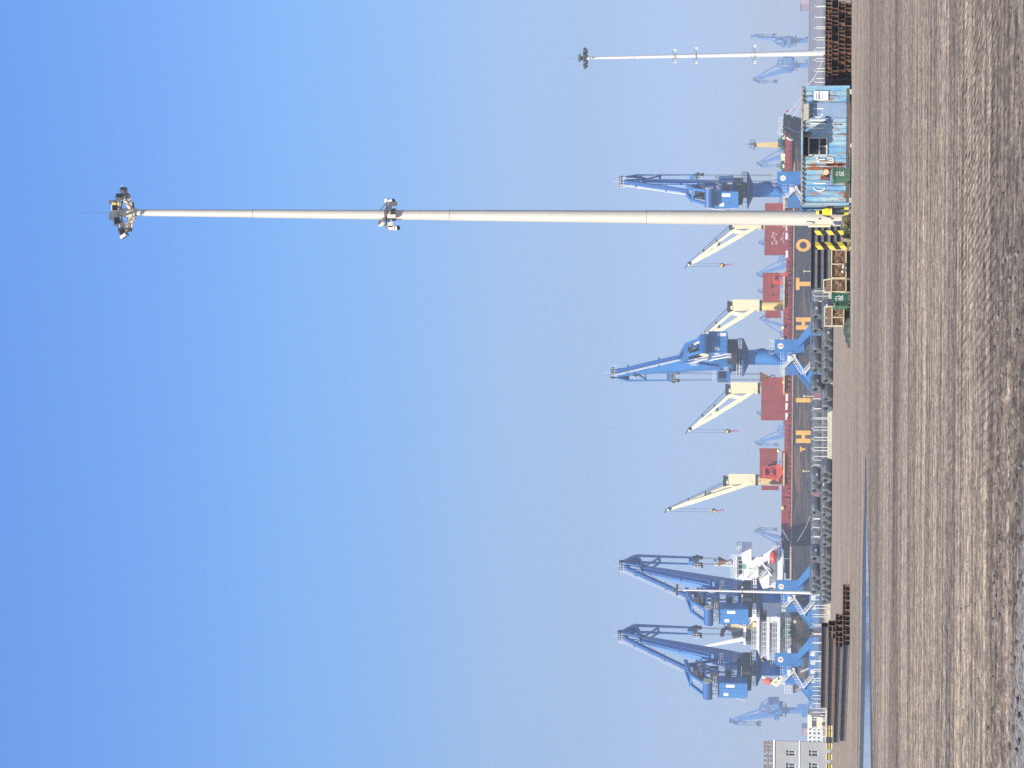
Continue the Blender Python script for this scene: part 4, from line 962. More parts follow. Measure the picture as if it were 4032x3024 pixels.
def portal_crane(label, y, D, slew, zt, num=None, slogan=None, low=False, hook='hook', hook_z=24.0, tipz=32.5, S=1.0, mats=('crane', 'crane2'), name='portal_crane', cat='portal crane', group='blue portal cranes on the quay'):
    p = at(y, 3240, D); p.z = 0; t = thing(name, label, cat, p, TH, group); A, B = M[mats[0]], M[mats[1]]
    V = MB
    # portal: sill beams, splayed legs, upper box and raised corner
    g = V()
    for s in (-1, 1):
        g.bb(-7.4, 7.4, s * 4.2 - .7, s * 4.2 + .7, 1.1, 3.5)
        for k in (-1, 1): g.ext([(k * 7.1, s * 4.2 - .62, 3.4), (k * 4.4, s * 4.2 - .62, 3.4), (k * 1.5, s * 3.6 - .55, 6.3), (k * 3.45, s * 3.6 - .55, 6.3)], (0, 1.2, 0))
    g.bb(-3.5, 3.5, -3.5, 3.5, 6.1, 9.2)
    o = g.build('portal', A, t)
    g = V(); g.bb(.3, 3.52, -3.53, -.3, 4.9, 11.7); g.bb(.28, 3.54, -3.55, -.28, 9.0, 9.08); g.build('corner_house', A, t)
    if not low:
        g = V()
        for s in (-1, 1):
            for k in (-1, 1):
                for q in range(3): g.bb(k * 6 - 2 + q * 1.4, k * 6 - 1.2 + q * 1.4, s * 4.2 - .35, s * 4.2 + .35, .0, .8)
                g.bb(k * 6 - 2.2, k * 6 + 1.8, s * 4.2 - .3, s * 4.2 + .3, .8, 1.1)
        g.build('bogie', M['dark'], t)
    # column, flared collar, slewing platform
    g = V(); g.tube((0, 0, 9.2), (0, 0, zt - 1.4), 1.75, 1.75, 28); g.tube((0, 0, 9.2), (0, 0, 9.6), 2.1, 2.1, 28); g.build('column', A, t, True)
    g = V(); g.tube((0, 0, zt - 1.4), (0, 0, zt - .35), 1.8, 4.2, 28); g.tube((0, 0, zt - .35), (0, 0, zt), 4.45, 4.45, 28); g.build('slewing_platform', B, t)
    if not low:
        g = V(); n = 22; g.rail([(4.4 * math.cos(2 * math.pi * i / n), 4.4 * math.sin(2 * math.pi * i / n), zt) for i in range(n)], 1.2, 1.2, .055, 2, True)
        g.rail([(-3.5, -3.5, 9.2), (.3, -3.5, 9.2)], 1.1, .8, .035); g.rail([(-3.5, -3.5, 9.2), (-3.5, 3.5, 9.2)], 1.1, .8, .035); g.rail([(.3, -3.5, 11.7), (3.5, -3.5, 11.7), (3.5, -.3, 11.7), (.3, -.3, 11.7)], 1.1, .8, .035, 2, True)
        g.rail([(-1.6, -3.9, 7.6), (.2, -3.9, 7.6)], 1.1, .6, .035)
        g.build('railing', M['galv'], t)
        g = V(); g.stair((-3.2, -4.3, 9.2), (-.9, -4.3, 7.0), .8, (0, 1, 0)); g.stair((-.9, -4.3, 7.0), (-4.9, -4.5, 4.6), .8, (0, 1, 0)); g.stair((-4.9, -5.4, 4.6), (-2.0, -5.6, 2.2), .8, (0, 1, 0)); g.box((-1.0, -4.3, 6.95), (1.2, .9, .08)); g.box((-5.0, -4.7, 4.55), (1.2, 1.1, .08)); g.build('stairs', M['galv'], t)
        g = V(); n = 16   # spiral ladder round the column
        pts = [Vector((1.95 * math.cos(-2.4 + i * .21), 1.95 * math.sin(-2.4 + i * .21), 10.2 + (zt - 12.4) * i / n)) for i in range(n + 1)]
        for i in range(n): g.beam(pts[i], pts[i + 1], .35, .1); g.beam(pts[i] + Vector((0, 0, .9)), pts[i + 1] + Vector((0, 0, .9)), .05); g.beam(pts[i], pts[i] + Vector((0, 0, .9)), .05)
        g.build('column_ladder', B, t)
        g = V(); g.box((-1.3, -3.75, 8.2), (1.4, .5, .9)); g.box((-.4, -3.62, 7.2), (.6, .2, .8)); g.build('electric_box', M['white'], t)
        g = V(); g.bb(-2.6, .2, -3.54, -3.51, 6.15, 7.2); g.build('recess_shade_plate', M['dark'], t)  # flat dark plate coloured as the shade of a recess
        if num:
            g = V(); g.tube((1.9, -3.53, 10.3), (1.9, -3.57, 10.3), .68, .68, 28); nd = g.build('number_disc', M['white'], t)
            g = V(); put_text(g, num, (1.9, -3.585, 10.3), .85, bold=.03); g.build('number', M['red'], nd)
        if slogan:
            for i, ch in enumerate(slogan):
                if ch == ' ': continue
                g = V(); put_text(g, ch, (-3.1 + i * 2.15, -4.93, 2.55), 1.15, bold=.07); g.build('slogan_character', M['white'], t)
    # ---- slewing part
    R = Matrix.Rotation(-slew - TH, 3, 'Z'); xf = lambda q: R @ q
    hb = zt + 1.0
    g = V(xf); g.bb(-2.6, 2.6, -6.5, 3.2, hb, hb + 2.3); g.tube((0, 0, zt), (0, 0, hb), 1.9, 1.9, 20); g.bb(-1.4, 1.4, 3.2, 4.2, hb + .4, hb + 1.8); g.build('underframe', M['dark'] if not low else B, t)
    RH = slew > 0 and not low; hx0, hx1, hy1 = (-2.8, 1.2, -6.2) if RH else (-1.4, 3.6, -4.4)
    g = V(xf); g.bb(hx0, hx1, -9.8, hy1, hb + (.8 if RH else 2.2), 25.2 if zt < 18 else 26.7); mh = g.build('machine_house', A, t)
    ht = 25.2 if zt < 18 else 26.7
    g = V(xf); g.bb(1.4, 3.3, -3.1, 1.2, ht - 4.4, ht - 1.0); g.bb(-2.7, -.8, -3.1, 1.6, ht - 5.2, ht - 2.2); g.each('winch_house', A, t)
    if not low:
        g = V(xf); g.bb(hx0 - .03, hx0, -8.8, -7.9, ht - 2.4, ht - 1.4); g.bb(hx0 + .5, hx0 + 1.3, -9.83, -9.8, ht - 2.5, ht - 1.4); g.each('window', M['white'], mh)
        g = V(xf); g.bb(hx1 - 1.2, hx1 - .4, -9.83, -9.8, ht - 4.0, ht - 2.0); g.build('door', M['galv'], mh)
        g = V(xf)
        for k in range(4): g.bb(hx0 + .1 + k * 1.2, hx0 + .16 + k * 1.2, -9.83, -9.79, hb + 2.3, ht - .1)
        g.bb(hx0 - .05, hx1 + .05, -9.86, hy1 + .05, ht - .12, ht + .05); g.build('house_trim', B, mh)
        g = V(xf); g.rail([(hx0, -9.8, ht), (hx1, -9.8, ht), (hx1, hy1, ht), (hx0, hy1, ht)], 1.2, 1.0, .05, 2, True); g.rail([(hx0 - .6, -9.8, hb + 1.2), (hx0 - .6, -1, hb + 1.2)], 1.1, 1.0, .04); g.rail([(3.5, -3.1, ht - 4.4), (3.5, 1.5, ht - 4.4)], 1.1, .9, .035); g.rail([(1.2, -3, ht - 1), (3.3, -3, ht - 1), (3.3, 1.2, ht - 1)], 1.1, .9, .035); g.build('house_railing', M['galv'], t)
        g = V(xf); g.stair((hx0 - .5, -9.2, hb + 1.2), (hx0 - .5, -5.2, ht), .7, (1, 0, 0)); g.build('house_stairs', M['galv'], t)
    g = V(xf); cxx, cyy = (2.0, -5.3) if RH else (-4.3, 1.4); g.bb(cxx - 1.1, cxx + 1.1, cyy - 1.3, cyy + 1.3, ht - 4.6, ht - 1.6); g.bb(min(cxx, 0) + .9, max(cxx - 1, -2.5), cyy - .4, cyy + .4, ht - 4.9, ht - 4.6); cb = g.build('cab', A, t)
    if not low:
        g = V(xf); g.bb(cxx - .85, cxx + .85, cyy - 1.34, cyy - 1.30, ht - 3.8, ht - 2.0); g.bb(cxx - 1.14, cxx - 1.10, cyy - 1.0, cyy + 1.1, ht - 4.0, ht - 2.0); g.bb(cxx - .85, cxx + .85, cyy + 1.3, cyy + 1.34, ht - 4.2, ht - 2.0); g.build('cab_window', M['glassd'], cb)
        g = V(xf); g.rail([(cxx + 1.1, cyy - 1.4, ht - 4.4), (cxx + 1.1, cyy - 4.5, ht - 4.4)], 1.1, .7, .035); g.rail([(cxx - 1, cyy - 1.2, ht - 1.6), (cxx + 1, cyy - 1.2, ht - 1.6), (cxx + 1, cyy + 1.2, ht - 1.6), (cxx - 1, cyy + 1.2, ht - 1.6)], 1.0, .9, .03, 2, True); g.build('cab_railing', M['galv'], cb)
    # boom: deep tapering box girder
    zb0 = ht - 5.2; g = V(xf); loft([(3.4, zb0, 1.6, 1.3), (4.6, zb0 + 4.2, 1.55, 1.75), (13.4, 45.0, .8, .65)], g); bo = g.build('boom', A, t)
    if not low:
        g = V(xf); 
        for k in range(9): f = k / 8; yy = 3.2 + (13.2 - 3.2) * f; zz = zb0 + 6 + (43.5 - zb0 - 6) * f; g.beam((-1.75 + .9 * f, yy - 1.2, zz), (-1.75 + .9 * f, yy - 2.0 + .8 * f, zz + .3), .05)
        g.build('boom_ladder', M['galv'], bo)
    # A-frame and counterweight lever
    g = V(xf)
    for s in (-1, 1):
        g.beam((s * 1.9, 1.4, ht - 3), (s * 1.2, -1.2, 33.2), .5); g.beam((s * 2.2, -6.2, ht), (s * 1.2, -1.4, 33.2), .42); g.beam((s * 1.6, -3.6, ht), (s * 1.6, -3.6, 30.2), .35); g.beam((s * 1.6, 1.0, 29.8), (s * 1.6, -5.2, 29.2), .35)
        g.beam((s * 1.7, -5.0, ht), (s * 1.5, .6, 31), .3)
    g.beam((-1.3, -1.2, 33.2), (1.3, -1.2, 33.2), .5); g.bb(-1.7, 1.7, -3.8, -2.6, 28.2, 28.6)
    g.build('a_frame', B, t)
    if not low:
        g = V(xf); g.bb(-1.3, 1.3, -4.6, -1.6, ht + .1, ht + 2.1); g.tube((-1.5, -2.4, 29.4), (1.5, -2.4, 29.4), .8, .8, 16); g.bb(-1.1, 1.1, -3.4, -1.0, 30.2, 31.6); g.build('luffing_winch', M['dark'], t)
        g = V(xf); g.rail([(-1.9, -5.6, 28.8), (-1.9, .6, 29.6)], 1.1, .8, .035); g.rail([(1.9, -5.6, 28.8), (1.9, .6, 29.6)], 1.1, .8, .035); g.rail([(-1.9, -5.4, ht + 1.9), (-1.9, .4, ht + 3.6)], 1.1, .8, .035); g.stair((-1.9, -7, ht), (-1.9, -2.4, 31), .6, (1, 0, 0)); g.build('a_frame_railing', M['galv'], t)
    g = V(xf)
    for s in (-1, 1): g.beam((s * 1.0, 1.2, 33.6), (s * 1.4, -6.5, 31.8), .7, .9); g.beam((s * 1.4, -6.5, 31.8), (s * 1.6, -10.8, 28.4), .5, .7)
    g.beam((-1.2, -6.4, 31.9), (1.2, -6.4, 31.9), .5); g.build('counterweight_lever', A, t)
    g = V(xf); g.tube((-2.3, -11.0, 27.6), (2.3, -11.0, 27.6), 1.15, 1.15, 22); cw = g.build('counterweight', B, t)
    if not low:
        g = V(xf); g.tube((-2.36, -11.0, 27.6), (-2.3, -11.0, 27.6), 1.1, 1.1, 22); g.tube((2.3, -11.0, 27.6), (2.36, -11.0, 27.6), 1.1, 1.1, 22); g.build('weight_face', M['cream'], cw)
    # fly jib (bent, with slots), tie rod
    ap, bd, tp = (15.4, 50.8), (19.2, 47.4), (18.6, tipz)
    g = V(xf)
    for s in (-1, 1):
        for (a, c, wa, wc) in ((ap, bd, .8, 1.2), (bd, tp, 1.2, .6)): g.beam((s * .95, a[0], a[1]), (s * .95, c[0], c[1]), .22, wa, up=(0, 1, 0.2), w2=.22, h2=wc)
    def fp(f): return Vector((0, bd[0] + (tp[0] - bd[0]) * f, bd[1] + (tp[1] - bd[1]) * f))
    for (f0, f1) in ((0, .05), (.38, .42), (.90, 1.0)):
        a, c = fp(f0), fp(f1); g.beam(a + Vector((0, -.4, 0)), c + Vector((0, -.4, 0)), 1.8, .15, up=(0, 1, .2))
    g.beam((0, ap[0], ap[1]), (0, bd[0], bd[1]), 1.8, .25, up=(0, 1, 1)); 
    for s in (-1, 1): g.beam((s * .85, bd[0], bd[1] - .2), (s * .7, 13.4, 45), .7, .6); g.beam((s * .6, 13.4, 45), (s * .8, ap[0], ap[1]), .5, .6); g.beam((s * .7, 13.6, 44.8), (s * .8, (fp(.42)).y, fp(.42).z), .35, .35)
    fj = g.build('fly_jib', A, t)
    g = V(xf); g.box((0, 13.5, 45), (2.2, 1.0, 1.0)); g.tube((-1.3, 15.4, 50.9), (1.3, 15.4, 50.9), .55, .55, 14); g.tube((-1.2, tp[0], tp[1]), (1.2, tp[0], tp[1]), .55, .55, 14); g.bb(-1.5, 1.5, tp[0] - .5, tp[0] + .5, tp[1] - 1.0, tp[1] - .3)
    for s in (-1, 1): g.box((s * .95, tp[0], tp[1] - 1.5), (.6, .9, 1.0)); g.box((s * 1.3, tp[0] - .6, tp[1] - 1.9), (.35, .8, .5))
    g.each('sheave_block', M['dark'], fj)
    g = V(xf); loft([(14.8, 50.4, .38, .4), (7, 42.0, .42, .5), (-.6, 33.3, .38, .4)], g); g.box((0, 11.5, 47.0), (2.0, .35, .35)); g.box((0, 4.3, 39.0), (2.0, .35, .35)); tr = g.build('tie_rod', A if low else B, t)
    if not low:
        g = V(xf)
        for i in range(17): f = i / 16; q = Vector((-.9, -.6 + 15.4 * f, 33.3 + 17.1 * f)); g.beam(q, q + Vector((0, -.35, .95)), .05); g.beam(q, q + Vector((.6, 0, 0)), .06)
        a, c = Vector((-.9, -.6, 33.3)), Vector((-.9, 14.8, 50.4)); u = Vector((0, -.35, .95)); g.beam(a, c, .08); g.beam(a + u, c + u, .06); g.beam(a + u / 2, c + u / 2, .05); g.build('rod_walkway', M['galv'], tr)
        g = V(xf); g.rail([(-1.3, 13.6, 49.6), (1.3, 13.6, 49.6)], 1.4, .6, .04); g.rail([(-1.5, 12.9, 45.4), (-1.5, 15.2, 45.4)], 1.3, .6, .04); g.rail([(-1.4, tp[0] - 1.4, tp[1] - 1.6), (1.4, tp[0] - 1.4, tp[1] - 1.6)], 1.6, .6, .04); g.beam((0, 15, 51.3), (0, 15, 53), .06)
        for i in range(8): f = .02 + i * .11; q = fp(f) + Vector((1.15, -1.2, 0)); g.beam(q, q + Vector((.0, 0, -1.5)), .05); g.beam(q, q + Vector((0, 1, .2)), .05)
        g.build('jib_walkway', M['galv'], fj)
    if not low or hook:
        g = V(xf)
        for sx in (-1.0, -.72, .72, 1.0): g.tube((sx, tp[0], tp[1] - 1.8), (sx * .8, tp[0], hook_z), .05, .05, 5)
        if not low: g.path([(-.4, 14.2, 45.6), (-.4, -1.0, 34)], .04); g.path([(.4, 14.9, 51), (.4, -2.0, 31.6)], .04)
        g.build('hoist_rope', M['rope'], t)
    if hook == 'hook':
        g = V(xf); g.add([(-1.3, tp[0] - .3, hook_z), (1.3, tp[0] - .3, hook_z), (.25, tp[0] - .3, hook_z - 1.9), (-.25, tp[0] - .3, hook_z - 1.9), (-1.3, tp[0] + .3, hook_z), (1.3, tp[0] + .3, hook_z), (.25, tp[0] + .3, hook_z - 1.9), (-.25, tp[0] + .3, hook_z - 1.9)], [(3, 2, 1, 0), (4, 5, 6, 7), (0, 1, 5, 4), (1, 2, 6, 5), (2, 3, 7, 6), (3, 0, 4, 7)])
        g.beam((0, tp[0], hook_z - 1.9), (0, tp[0], hook_z - 2.6), .3); g.path([(.0, tp[0], hook_z - 2.5), (.5, tp[0], hook_z - 2.9), (.4, tp[0], hook_z - 3.5), (-.3, tp[0], hook_z - 3.6), (-.55, tp[0], hook_z - 3.1)], .14, 8)
        g.build('hook_block', M['rusty'], t)
    return t
portal_crane('blue portal crane number 4 with a white slogan on its sill beam', 2637, 560, math.radians(22), 16.3, '4', '持续创新', hook=None, hook_z=21.5)
portal_crane('blue portal crane number 3 with a rusty hook block, behind the thin mast', 2350, 563, math.radians(22), 16.3, '3', '团结协作', hook_z=26.5)
c2 = portal_crane('blue portal crane number 2, standing alone over the wire coils', 1408, 535, math.radians(-14), 19.2, '2', '   业', hook_z=15.6, tipz=37)
portal_crane('blue portal crane number 1 rising behind the blue container', 747, 556, math.radians(14), 19.0, '1', None, hook=None, hook_z=9.5)
# the white provision crane boom hanging at crane 4's rope is built with the ship

# ---- the faint far cranes over the water
FAR = [(2800, 1330, -14, 'faint blue crane left of crane 4, the largest of the far cranes'), (2140, 1700, 14, 'hazy blue crane peeping over the ship bridge'), (1840, 1720, -20, 'hazy blue crane tip above the hatch cover beside the red grab'),
       (1700, 1700, -16, 'hazy blue crane just left of the plain red hatch cover'), (1588, 1740, -14, 'hazy blue crane tip behind the plain red hatch cover'), (1310, 1800, 22, 'pale blue crane with a low boom right of crane 2'),
       (1108, 1760, -12, 'hazy crane tip behind the hatch cover with the dark porthole'), (1030, 1700, -16, 'hazy blue crane between the two right hatch covers'), (915, 1760, -12, 'hazy crane tip behind the hatch cover with white scrawl'), (800, 1700, -15, 'pale blue crane between the near mast and crane 1'),
       (700, 1700, -15, 'pale blue crane just behind the column of crane 1'), (592, 1700, -15, 'pale blue crane left of the yellow bow mast of the ship'), (256, 1560, -14, 'faint blue crane hidden partly by the right white mast'), (158, 1560, 9, 'faint blue crane right of the right white mast')]
M['crane_far'] = M['crane']
fc = None
for i, (y, D, sw, lb) in enumerate(FAR):
    if fc is None:
        fc = portal_crane(lb, y, D * 1.25, math.radians(-34), 19.0, low=True, hook=None, hook_z=20, tipz=35, name='distant_crane', cat='crane', group='hazy blue cranes across the harbour'); fc.location.z = .6
        base_sw = -34
    else:
        p = at(y, 3240, D * 1.25); p.z = .6; dup(fc, p, TH - math.radians(sw * 2.3 - base_sw), lb, scale={158: .93 * 1.25, 256: .9 * 1.25}.get(y, .92 * 1.25))
fc.scale = (1.25,) * 3
# far low buildings
def slab(name, label, ya, yb, V0, D, dep, mat, cat, z0=.6):
    a, b_ = at(yb, V0, D), at(ya, V0, D); t_ = thing(name, label, cat, ((a.x + b_.x) / 2, D, z0)); g = MB(rel(t_.location)); g.bb(a.x, b_.x, D, D + dep, z0, (a.z + b_.z) / 2); g.build('wall', mat, t_)
    g = MB(rel(t_.location)); g.bb(a.x - .5, b_.x + .5, D - .5, D + dep, (a.z + b_.z) / 2, (a.z + b_.z) / 2 + .5); g.build('roof', M['concg'], t_); return t_
slab('warehouse', 'long low violet grey building in the haze behind the right fence', -60, 560, 3184, 1850, 60, paint('far_wall', (.17, .14, .16), .9, scale=.05), 'warehouse')
slab('warehouse', 'pale pink hazy building at the far right edge above the long low one', -60, 14, 3152, 1900, 40, paint('far_pink', (.5, .32, .28), .9, scale=.05), 'warehouse')
slab('warehouse', 'pale pink hazy block above the white gridded building at the left', 2868, 2896, 3158, 1900, 30, paint('far_pink2', (.5, .30, .25), .9, scale=.05), 'warehouse')
# white building with square openings
a, b_ = at(2962, 3179, 700), at(2813, 3179, 700); tB = thing('white_building', 'white building with a grid of square windows behind the left fence', 'building', ((a.x + b_.x) / 2, 700, 0)); r_ = rel(tB.location)
g = MB(r_); g.bb(a.x, b_.x, 700, 712, -.5, a.z); g.build('wall', M['white'], tB)
for r0 in range(4):
    for k in range(9):
        yy = 2822 + k * 16.3; p = at(yy, 3190 + r0 * 17, 700); 
        if p.z < .4: continue
        g = MB(r_); g.box((p.x, 699.99, p.z), (.62, .05, .62)); g.build('window', M['glassd'], tB)
# grey office at the left edge
DG = 262; xa, xb = X(3190, DG), X(2922, DG); zt_ = Z(2960, 3050, DG); tG = thing('grey_building', 'grey rendered two storey building at the left edge with a rusty lettered roof frame', 'building', ((xa + xb) / 2, DG, 0)); r_ = rel(tG.location)
ww = [(2953, 2978), (3003, 3030), (3058, 3084), (3112, 3138)]
g = MB(r_); rowsV = ((3096, 3131), (3186, 3221))
xsx = [xa] + [v for y0_, y1_ in reversed(ww) for v in (X(y1_, DG), X(y0_, DG))] + [xb]; zs_ = [-.3, Z(2960, 3221, DG), Z(2960, 3186, DG), Z(2960, 3131, DG), Z(2960, 3096, DG), zt_]
for i in range(len(xsx) - 1):
    for j in range(len(zs_) - 1):
        if i % 2 == 1 and j % 2 == 1: continue
        g.bb(xsx[i], xsx[i + 1], DG, DG + .3, zs_[j], zs_[j + 1])
k_ = (DG + 12) / DG * 1.004; g.ext([(xb - .3, DG + .3, -.3), (xb - .02, DG + .3, -.3), (xb * k_, DG + 12, -.3), (xb * k_ - .3, DG + 12, -.3)], (0, 0, zt_ + .3)); g.ext([(xa, DG + .3, zt_ - .3), (xb - .02, DG + .3, zt_ - .3), (xb * k_, DG + 12, zt_ - .3), (xa, DG + 12, zt_ - .3)], (0, 0, .3)); g.build('wall', M['concg'], tG)
g = MB(r_); g.bb(xa, xb + .12, DG - .06, DG, Z(2960, 3148, DG) - .05, Z(2960, 3148, DG) + .05); g.bb(xa, xb + .15, DG - .1, DG + .02, zt_ - .01, zt_ + .16); g.build('string_course', M['white'], tG)
for (y0_, y1_) in ww:
    for (v0_, v1_) in rowsV:
        q0, q1 = at(y1_, v1_, DG), at(y0_, v0_, DG)
        g = MB(r_); 
        for (c_, d_) in ((q0.x, q0.x + .06), (q1.x - .06, q1.x), ((q0.x + q1.x) / 2 - .03, (q0.x + q1.x) / 2 + .03)): g.bb(c_, d_, DG + .1, DG + .18, q0.z, q1.z)
        g.bb(q0.x, q1.x, DG + .1, DG + .18, q0.z, q0.z + .06); g.bb(q0.x, q1.x, DG + .1, DG + .18, q0.z + (q1.z - q0.z) * .68, q0.z + (q1.z - q0.z) * .74); g.bb(q0.x, q1.x, DG - .05, DG + .1, q0.z - .06, q0.z)
        wo = g.build('window', M['galv'], tG); g = MB(r_); g.bb(q0.x, q1.x, DG + .2, DG + .22, q0.z, q1.z); g.build('pane', flat('pane_dark', (.05, .08, .08), .2), wo)
g = MB(r_); xx = xb - .2; rng = random.Random(5)
z3, z4 = Z(2960, 3042, DG), Z(2960, 3008, DG)
for zz in (z3, (z3 + z4) / 2, z4): g.beam((xa, DG + .5, zz), (xb, DG + .5, zz), .05)
while xx > xa:
    g.beam((xx, DG + .5, zt_), (xx - .1, DG + .5, z4), .05); g.beam((xx, DG + 1.6, zt_), (xx, DG + .5, z4), .04); g.beam((xx, DG + .5, z3), (xx - .5, DG + .5, z4), .04); xx -= .55
g.build('roof_frame', M['rusty2'], tG)
for k, ch in enumerate('港务装卸公司'):
    g = MB(r_); put_text(g, ch, (xb - .8 - (5 - k) * 1.25, DG + .42, (z3 + z4) / 2), 1.0, bold=.015); g.build('roof_character', M['rusty2'], tG)
# yellow and black kerb blocks under the grey building
KB = [2862, 2889, 2913, 2937, 2979, 3020]
for k, y in enumerate(KB):
    p = at(y, 3262, 232); p.z = 0; t_ = thing('traffic_block', 'yellow and black striped kerb block, %s from the right, near the left stack' % ORD[k], 'barrier block', p, 0, 'striped kerb blocks')
    g = MB(); wdt = .62
    g.add([(-wdt / 2, -.25, 0), (wdt / 2, -.25, 0), (wdt / 2, .25, 0), (-wdt / 2, .25, 0), (-wdt / 2, -.12, .62), (wdt / 2, -.12, .62), (wdt / 2, .12, .62), (-wdt / 2, .12, .62)], [(3, 2, 1, 0), (4, 5, 6, 7), (0, 1, 5, 4), (1, 2, 6, 5), (2, 3, 7, 6), (3, 0, 4, 7)]); g.build('block', M['kerb'] if k != 2 else M['black'], t_)
    g = MB(); 
    for zz in (.12, .36): g.bb(-wdt / 2 - .005, wdt / 2 + .005, -.245 + zz * .2, -.20 + zz * .2, zz, zz + .15)
    g.build('black_stripe', M['black'], t_)
# cream lorry mounted unit behind the fence
p = at(2843, 3250, 420); p.z = 0; t_ = thing('truck', 'cream boxy truck parked in front of the white gridded building', 'truck', p)
g = MB(); g.bb(-1.15, 1.15, 0, 6, .9, 2.9); g.bb(-1.1, 1.1, -1.6, -.02, .6, 2.6); g.build('body', M['cream'], t_)
g = MB(); g.bb(-.95, .95, -1.64, -1.6, 1.6, 2.4); g.build('windscreen', M['glassd'], t_)
for k in (-1, 1):
    for yy in (-1, 3.6, 4.8): g = MB(); g.tube((k * 1.0 - .14, yy, .5), (k * 1.0 + .14, yy, .5), .5, .5, 14); g.build('wheel', M['tyre'], t_)
# ================= BULK CARRIER =================
ship = thing('bulk_carrier', 'long black bulk carrier with orange hull lettering and cream deck cranes', 'cargo ship', SH0, TH)
SR = Matrix.Rotation(-TH, 3, 'Z')
def sl_(p): return SR @ (Vector(p) - SH0)         # world -> ship
def sp_(y, V, d=0.0):
    """photo pixel -> ship coordinates on the vertical plane d metres in from the near side"""
    r = ray(y, V); P0 = SH0 + SN * d; o = Vector((0, 0, EYE)); k = (P0 - o).dot(SN) / r.dot(SN); q = o + r * k; l = SR @ (q - SH0); return Vector((l.x, d, l.z))
def tx(y, d=0.0): return sp_(y, 3150, d).x
def tz(y, V, d=0.0): return sp_(y, V, d).z
BEAM = 27.0; Lb = tx(445, 13.5)
deckz = tz(1700, 3119); dk2 = tz(1000, 3126)
# hull material
def hull_mat():
    m, t, b, L = nodes('hull_black')
    n = noise(t, 1, 5, .6, mapping(t, (.05, .05, .15))); r = ramp(t, [(.3, (.024, .028, .040)), (.7, (.045, .048, .058))]); L.new(n.outputs[0], r.inputs[0]); out = r.outputs[0]
    n2 = noise(t, 1, 8, .72, mapping(t, (.09, .1, .9), loc=(2, 1, 1)), 1.2); r2 = ramp(t, [(.45, (0, 0, 0)), (.60, (.9, .9, .9))]); L.new(n2.outputs[0], r2.inputs[0]); out = mixc(t, r2.outputs[0], out, (.21, .13, .075))
    n4 = noise(t, 1, 4, .6, mapping(t, (1.1, .1, .10), loc=(9, 1, 1))); r4 = ramp(t, [(.60, (0, 0, 0)), (.72, (.7, .7, .7))]); L.new(n4.outputs[0], r4.inputs[0]); out = mixc(t, r4.outputs[0], out, (.20, .10, .055))
    n3 = noise(t, 1, 3, .5, mapping(t, (.028, .1, .12), loc=(5.3, 1, 1))); r3 = ramp(t, [(.42, (1, 1, 1)), (.60, (0, 0, 0))]); L.new(n3.outputs[0], r3.inputs[0])
    out = mixc(t, mixc(t, 1.0, r3.outputs[0], (.75, .75, .75), 'MULTIPLY'), out, (.030, .035, .048))
    L.new(out, b.inputs["Base Color"]); b.inputs["Roughness"].default_value = .6; return m
hm = hull_mat(); boot_m = paint('antifouling_red', (.30, .085, .06), .7, 0, .25, .4, rust=.2, rscale=.6)
g = MB(); secs = []
N = 72
zlow, zb_, ztop = -2.5, tz(1500, 3199), None
def sheer(f): return deckz + (dk2 - deckz) * f
def width(f, low=False):
    w_ = 1.0
    if f > .90: w_ = max(0.0, 1 - ((f - .90) / .10) ** 2.6)
    if f < .06: w_ = .86 + .14 * f / .06
    if low and f > .84: w_ = max(0, 1 - ((f - .84) / .135) ** 1.8) if f < .975 else 0
    if low and f < .10: w_ = .45 + .55 * (f / .10) ** .6
    return w_
for i in range(N + 1):
    f = i / N; x = Lb * f; top = sheer(f)
    fr0 = tx(556) / Lb; fr1 = tx(497) / Lb
    if f > fr0: top = sheer(f) + (tz(500, 3083) - dk2) * min(1, (f - fr0) / (fr1 - fr0))
    wu, wl = width(f), width(f, True); c = BEAM / 2; xo = 0 if f < .9 else (f - .9) * 0
    xl = x - (max(0, f - .93) * Lb * .25); xlow = x if f > .04 else x + 3.0 * (1 - f / .04)
    secs.append([(x, c - c * wu, top), (xl, c - c * (wu * .55 + wl * .45) if f > .8 or f < .08 else 0, zb_ + .2), (max(xl, xlow), c - c * wl, zb_), (max(xl, xlow) if f > .05 else xlow + 1.5, c - c * wl, zlow)])
def side(mir, ra, rb, g):
    vs = []
    for s in secs:
        for k in (ra, rb):
            p = s[k]; vs.append((p[0], (BEAM - p[1]) if mir else p[1], p[2]))
    n = len(secs); g.add(vs, [((2 * i, 2 * i + 2, 2 * i + 3, 2 * i + 1) if not mir else (2 * i + 1, 2 * i + 3, 2 * i + 2, 2 * i)) for i in range(n - 1)])
for mir in (0, 1): side(mir, 0, 1, g); side(mir, 1, 2, g)
s0 = secs[0]; 
g.add([s0[0], s0[1], s0[2], (s0[2][0], BEAM - s0[2][1], s0[2][2]), (s0[1][0], BEAM - s0[1][1], s0[1][2]), (s0[0][0], BEAM - s0[0][1], s0[0][2])], [(0, 1, 2, 3, 4, 5)])
g.add([(s[0][0], s[0][1], s[0][2] - .05) for s in secs] + [(s[0][0], BEAM - s[0][1], s[0][2] - .05) for s in secs], [(i, i + 1, N + 2 + i, N + 1 + i) for i in range(N)])
hull = g.build('hull', hm, ship, False)
g = MB(); side(0, 2, 3, g); side(1, 2, 3, g); s0 = secs[0]; g.add([s0[2], s0[3], (s0[3][0], BEAM - s0[3][1], s0[3][2]), (s0[2][0], BEAM - s0[2][1], s0[2][2])], [(0, 1, 2, 3)]); g.build('boot_topping', boot_m, hull)
g = MB()
for i in range(int(N * .88)):
    a, b_ = Vector(secs[i][0]), Vector(secs[i + 1][0]); a.y -= .08; b_.y -= .08; g.beam(a, b_, .25, .35)
